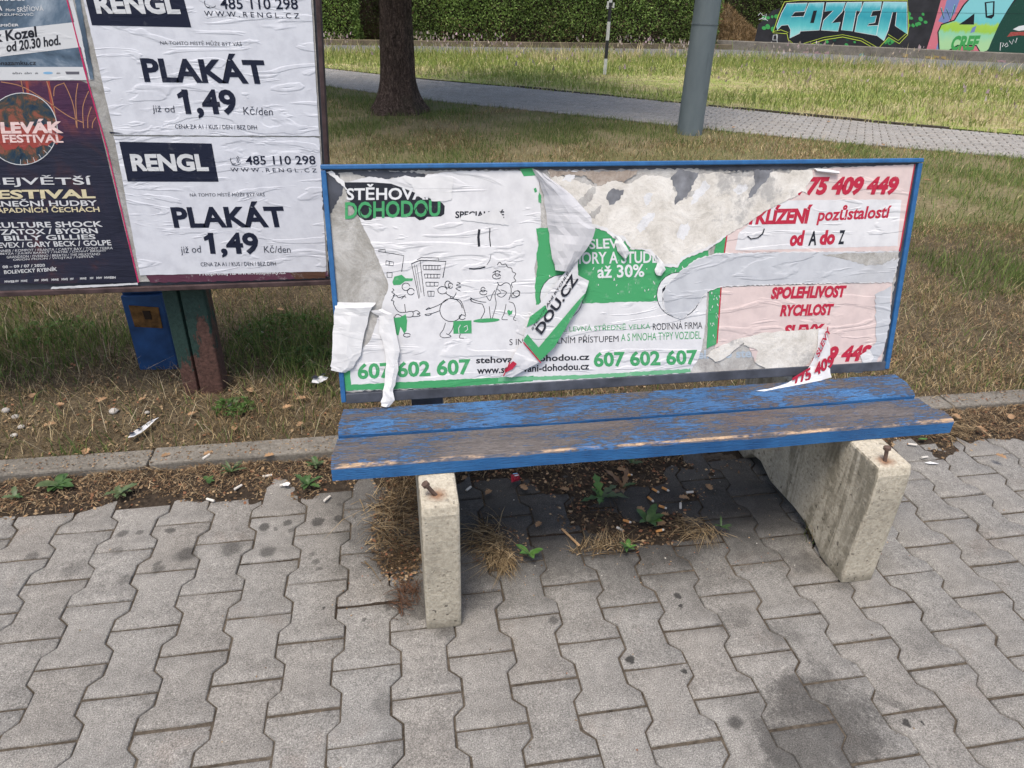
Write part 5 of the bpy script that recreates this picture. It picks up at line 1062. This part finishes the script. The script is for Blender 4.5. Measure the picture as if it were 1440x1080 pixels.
def tuft(px, py, n, r0, h, pal, label, seed, name='dead_grass_clump', lean=(1.3, 1.95), z=.004, cat='grass clump', sx=1, sy=1):
    b = surf(px, py, z); rr_ = np.sqrt(rng.random(n))*r0; aa = rng.uniform(0, 6.283, n)
    wv = .6+.8*vnoise(b[0]*30+np.cos(aa)*2.2, b[1]*30+np.sin(aa)*2.2, 1.0, 4); rr_ = rr_*wv
    Pp = np.stack([b[0]+rr_*np.cos(aa)*sx, b[1]+rr_*np.sin(aa)*sy, np.full(n, z)+rng.random(n)*.032*np.clip(1-rr_/r0, 0, 1)], -1)
    Pp[:, :2] += rng.normal(0, r0*.22, (n, 2))
    o = blades(name, Pp, rng.gamma(5, h*1.2/5, n), rng.uniform(.0016, .0036, n), rng.uniform(*lean, n), pick(pal, n), .30 if lean[0] > 1 else 1.0, 'stuff', (-1.7+seed*1.3) % 6.28 if lean[0] > 1 else None); del o['kind']
    return tag(o, label, cat)
DG = [(.26, .185, .10), (.36, .265, .15), (.17, .115, .06), (.45, .34, .20), (.10, .065, .035)]; DK = [(.10, .065, .035), (.15, .10, .055), (.07, .045, .025)]
tuft(550, 735, 560, .125, .065, DG, 'large heap of dead straw beside the left bench leg', 1, sx=.6, sy=1.2)
tuft(560, 700, 260, .09, .06, DK+DG, 'dark heap of dead grass behind the left bench leg', 2, sx=.6)
tuft(575, 840, 170, .045, .03, [(.12, .06, .035), (.09, .05, .03)], 'reddish brown dead roots at the foot of the left bench leg', 3, sx=.6, sy=1.3)
tuft(555, 790, 350, .06, .035, DK, 'thin dark mat of dead roots in front of the straw heap', 6, sx=.8)
tuft(693, 760, 260, .05, .07, DG, 'drooping dead grass tuft right of the left bench leg', 4, sy=1.5)
tuft(705, 785, 260, .04, .04, DG, 'small frayed straw tuft in the paving joint below the drooping one', 5)
tuft(850, 772, 200, .05, .05, DG, 'sparse straw wisps beside the wooden stick', 7, sx=1.6, sy=.4)
tuft(1150, 760, 130, .03, .05, GRN+DG, 'thin grass tuft growing at the foot of the right bench leg', 8, lean=(.1, 1.0))
tuft(985, 745, 180, .05, .06, DG, 'pale straw tuft at the right of the litter patch', 9)
tuft(1330, 600, 300, .08, .05, DG, 'dry straw tuft by the kerb right of the bench', 10, sx=1.5, z=.015)
def herb(px, py, n, r0, h, label, seed, z=.03):
    b = surf(px, py, z); q = np.sqrt(rng.random(n))*r0; a = rng.uniform(0, 6.283, n); Zz = z+rng.random(n)**.8*h*(1-.6*q/r0)
    o = leaves('weed_clump', np.stack([b[0]+q*np.cos(a)*1.3, b[1]+q*np.sin(a), Zz], -1), rng.uniform(.010, .026, n), pick([(.07, .135, .03), (.055, .11, .025), (.09, .16, .04), (.10, .14, .05)], n), None, np.array([0, -.3, 1.0]), .7, .55)
    tag(o, label, 'weed')
herb(400, 470, 620, .17, .09, 'clump of small leaved green weeds between the billboard post and the backrest', 1)
herb(425, 505, 260, .10, .06, 'low green weed clump just behind the black and white paper scrap', 2)
herb(330, 575, 200, .06, .05, 'small green weed clump at the foot of the rusty billboard post', 3)
herb(75, 470, 260, .14, .07, 'dark green weed clump under the left end of the billboard', 4)
q = surf(560, 740, .0); n = 700; a = rng.uniform(0, 6.28, n); d = np.sqrt(rng.random(n))*.15
crumbs('leaf_crumbs', q[0]+d*np.cos(a)*.55, q[1]-.03+d*np.sin(a)*1.5, np.full(n, .004)+rng.random(n)*.012, CR, .004, .014)
q = surf(700, 770, .0); n = 260; a = rng.uniform(0, 6.28, n); d = np.sqrt(rng.random(n))*.09
crumbs('leaf_crumbs', q[0]+d*np.cos(a), q[1]+d*np.sin(a), np.full(n, .003), CR, .003, .011)
# cigarette ends
MT['cig'] = plain('cigarette_paper', (.54, .51, .46), .8, .1, 60); MT['filt'] = plain('cork_filter', (.50, .24, .08), .8, .25, 80)
def butt(px, py, a, white, label, group, L=.028, z=.008):
    b = surf(px, py, z); d = np.array([math.cos(a), math.sin(a), rnd.uniform(-.1, .1)]); m = MB(); p = b-d*L/2
    if white == 1: m.tube([p, p+d*L*.7], .0040, 8, 0); m.tube([p+d*L*.701, p+d*L], .0038, 8, 1)
    elif white == 2: m.tube([p, p+d*L*.5, p+d*L], [.0040, .0042, .0038], 8, 0); m.tube([p+d*L*1.001, p+d*(L+.002)], [.003, .002], 8, 1)
    else: m.tube([p, p+d*L*.75], .0041, 8, 1); m.tube([p+d*L*.751, p+d*L], [.0039, .003], 8, 0)
    return tag(m.build('cigarette_end', [MT['cig'], MT['filt']], None, smooth=False), label, 'cigarette end', group)
for px, py, a, z in ((290, 642, 1.0, .04), (335, 685, .9, .01), (400, 681, .3, .012), (460, 701, 1.0, .01), (376, 669, .2, .01), (296, 703, 2.6, .006), (1300, 643, .2, .006), (1283, 625, 2.8, .008)):
    butt(px, py, a, 2, 'white cigarette end lying at the edge of the pavement near the kerb', 'white cigarette ends along the kerb', .03, z)
for px, py, a in ((922, 690, -.9), (936, 688, -.9), (915, 702, -1.1), (932, 713, -.6), (882, 733, -.6), (928, 746, .1), (884, 668, .1)):
    butt(px, py, a, 0, 'orange cigarette filter lying in the litter under the bench', 'orange cigarette filters under the bench', .026)
for px, py, a in ((970, 692, .05), (872, 744, -.9), (957, 711, 1.2), (980, 624, .2), (659, 687, .8)):
    butt(px, py, a, 2, 'white cigarette end lying in the dirt under the bench', 'white cigarette ends under the bench', .024)
def scrap(px, py, pts, label, name, mat, z=.02, lift=.01, seed=1, cat='litter', marks=()):
    """a crumpled flat scrap drawn in centimetres about its place"""
    r = random.Random(seed); b = surf(px, py, z); N = 9; P = [np.array(q)*.01 for q in pts]; m = MB()
    cx = sum(p[0] for p in P)/len(P); cy = sum(p[1] for p in P)/len(P); rings = []
    for t in (1, .66, .33): rings.append([b+np.array([cx+(p[0]-cx)*t, cy+(p[1]-cy)*t, lift*(.3+r.random())]) for p in P])
    for a_, c_ in zip(rings[:-1], rings[1:]): m.grid([a_+[a_[0]], c_+[c_[0]]])
    m.poly(rings[-1])
    for mk, mi in marks: m.poly([b+np.array([q[0]*.01, q[1]*.01, lift*1.35+.002]) for q in mk], mi)
    return tag(m.build(name, mat, None), label, cat)
scrap(197, 606, [(-2.5, -5), (-.5, -5.2), (1.2, -2.5), (3, 1), (4, 5), (4.4, 8), (3.2, 7), (2, 3.5), (-.5, 0), (-2, -2.5)], 'torn white poster scrap with black marks lying in the straw by the billboard post', 'paper_scrap', [MT['torn'], MT['ink'], MT['green']], .035, .012, 3, marks=[([(-2.2, -4.8), (-.6, -4.6), (-.2, -3.2), (-1.8, -3.4)], 1), ([(.0, -2.0), (1.2, -1.6), (1.0, .2), (-.2, -.4)], 1), ([(2.6, 3.2), (3.4, 3.6), (3.4, 5.2), (2.6, 4.6)], 1)])
scrap(449, 537, [(-3, -2), (0, -2.6), (3, -1), (3.4, 1.8), (1, 2.6), (-2, 1.4)], 'crumpled black and white paper scrap lying in the grass beside the backrest', 'paper_scrap', [MT['torn'], MT['ink']], .04, .02, 4, marks=[([(-2.9, -1.8), (-.5, -2.3), (.4, -.8), (-1.6, .6)], 1), ([(1.4, .2), (2.8, .6), (2.2, 1.6), (1.0, 1.2)], 1)])
scrap(403, 683, [(-1, -.6), (.8, -.8), (1.2, .4), (0, 1), (-1.1, .5)], 'small white paper scrap between kerb weeds left of the seat', 'paper_scrap', [MT['torn']], .012, .006, 5)
scrap(1297, 619, [(-1.8, -.5), (.5, -1), (2, 0), (1, .8), (-1.5, .6)], 'pale green foil scrap on the pavement behind the right seat end', 'foil_scrap', [WM[3]], .008, .008, 6)
scrap(1310, 652, [(-2.5, .6), (-1, -.2), (2, -.9), (2.4, -.4), (0, .8)], 'thin white paper sliver on the pavement right of the bench', 'paper_scrap', [MT['torn']], .006, .004, 7)
w = scrap(725, 678, [(-1.6, -1.4), (1.4, -1.2), (1.7, 1.4), (-1.4, 1.6)], 'crumpled red sweet wrapper under the front of the seat', 'sweet_wrapper', [plain('wrapper_red', (.42, .03, .06), .3, .2, 60, .6), MT['skyblue'], MT['torn']], .012, .02, 8, marks=[([(-.9, .5), (.8, .6), (.7, 1.1), (-.8, 1.0)], 1), ([(-.4, -.6), (1, -.3), (.9, .2), (-.5, .0)], 2)])
MT['dleaf'] = plain('dead_leaf', (.26, .16, .085), .8, .35, 40); MT['wood'] = plain('pale_stick', (.45, .28, .14), .8, .25, 40)
m = MB(); a_, b_ = surf(790, 744, .01), surf(815, 768, .008); d = (b_-a_)/np.linalg.norm(b_-a_); sn = np.array([-d[1], d[0], 0])*.0035
m.prism([a_-sn, b_-sn, b_+sn, a_+sn], (0, 0, .003)); tag(m.build('wooden_stick', MT['wood'], bevel=.0006), 'flat pale wooden stick lying on the pavers under the bench', 'stick')
def dead_leaf(px, py, s, a, label, seed, group=None, z=.014):
    r = random.Random(seed); m = MB(); b = surf(px, py, z)
    leafstrip(m, b, a, s, s*.62, .35, .5, .22, 0); o = m.build('dead_leaf', MT['dleaf'], None, smooth=True); return tag(o, label, 'leaf', group)
dead_leaf(740, 690, .035, 2.0, 'curled pale brown leaf beside the red sweet wrapper', 1)
for i, (px, py) in enumerate(((62, 600), (120, 640), (265, 585), (330, 600), (240, 640), (355, 552), (398, 575), (420, 600), (398, 437), (300, 637), (45, 560), (150, 560), (385, 640), (1400, 640), (1350, 590), (1420, 590), (1375, 600), (90, 570), (205, 560), (430, 560))):
    dead_leaf(px, py, .03+.012*rnd.random(), rnd.uniform(0, 6), 'brown dead leaf lying in the dry grass beside the kerb', i, 'dead leaves along the kerb', .035)
for i, (px, py) in enumerate(((905, 722), (935, 735), (800, 690), (868, 660), (690, 690), (655, 670), (955, 700), (1000, 690), (760, 735), (940, 725))):
    dead_leaf(px, py, .024+.012*rnd.random(), rnd.uniform(0, 6), 'dark dead leaf in the litter under the bench', 50+i, 'dead leaves under the bench', .014)
MT['stone'] = plain('pale_stone', (.36, .34, .31), .9, .3, 30)
def stone(px, py, r, label, group, seed, z=.03):
    q = random.Random(seed); b = surf(px, py, z); me = MB(); rows = []
    for i in range(6):
        th = math.pi*i/5; rows.append([b+np.array([r*math.sin(th)*math.cos(k*.785)*q.uniform(.8, 1.15), r*math.sin(th)*math.sin(k*.785)*q.uniform(.8, 1.1), r*.55*math.cos(th)]) for k in range(8)]); rows[-1].append(rows[-1][0])
    me.grid(rows); return tag(me.build('stone', MT['stone'], None, smooth=True), label, 'stone', group)
for i, (px, py, r) in enumerate(((8, 577, .016), (22, 586, .014), (30, 600, .012), (20, 612, .012), (160, 578, .018), (72, 412, .02), (367, 468, .012), (207, 580, .010), (322, 569, .012))):
    stone(px, py, r, 'pale stone lying in the dry grass below the billboard', 'pale stones below the billboard', i)
for i, (px, py) in enumerate(((965, 345), (830, 430), (0, 0))[:2]): pass
for i, (px, py) in enumerate(((1165, 172), (966, 174), (724, 190), (676, 192), (575, 205), (1243, 205), (1258, 488), (1120, 203), (1030, 180), (1310, 255), (1350, 470))):
    dead_leaf(px, py, .07, rnd.uniform(0, 6), 'pale fallen leaf lying on the lawn behind the bench', 80+i, 'fallen leaves on the lawn', -.0)
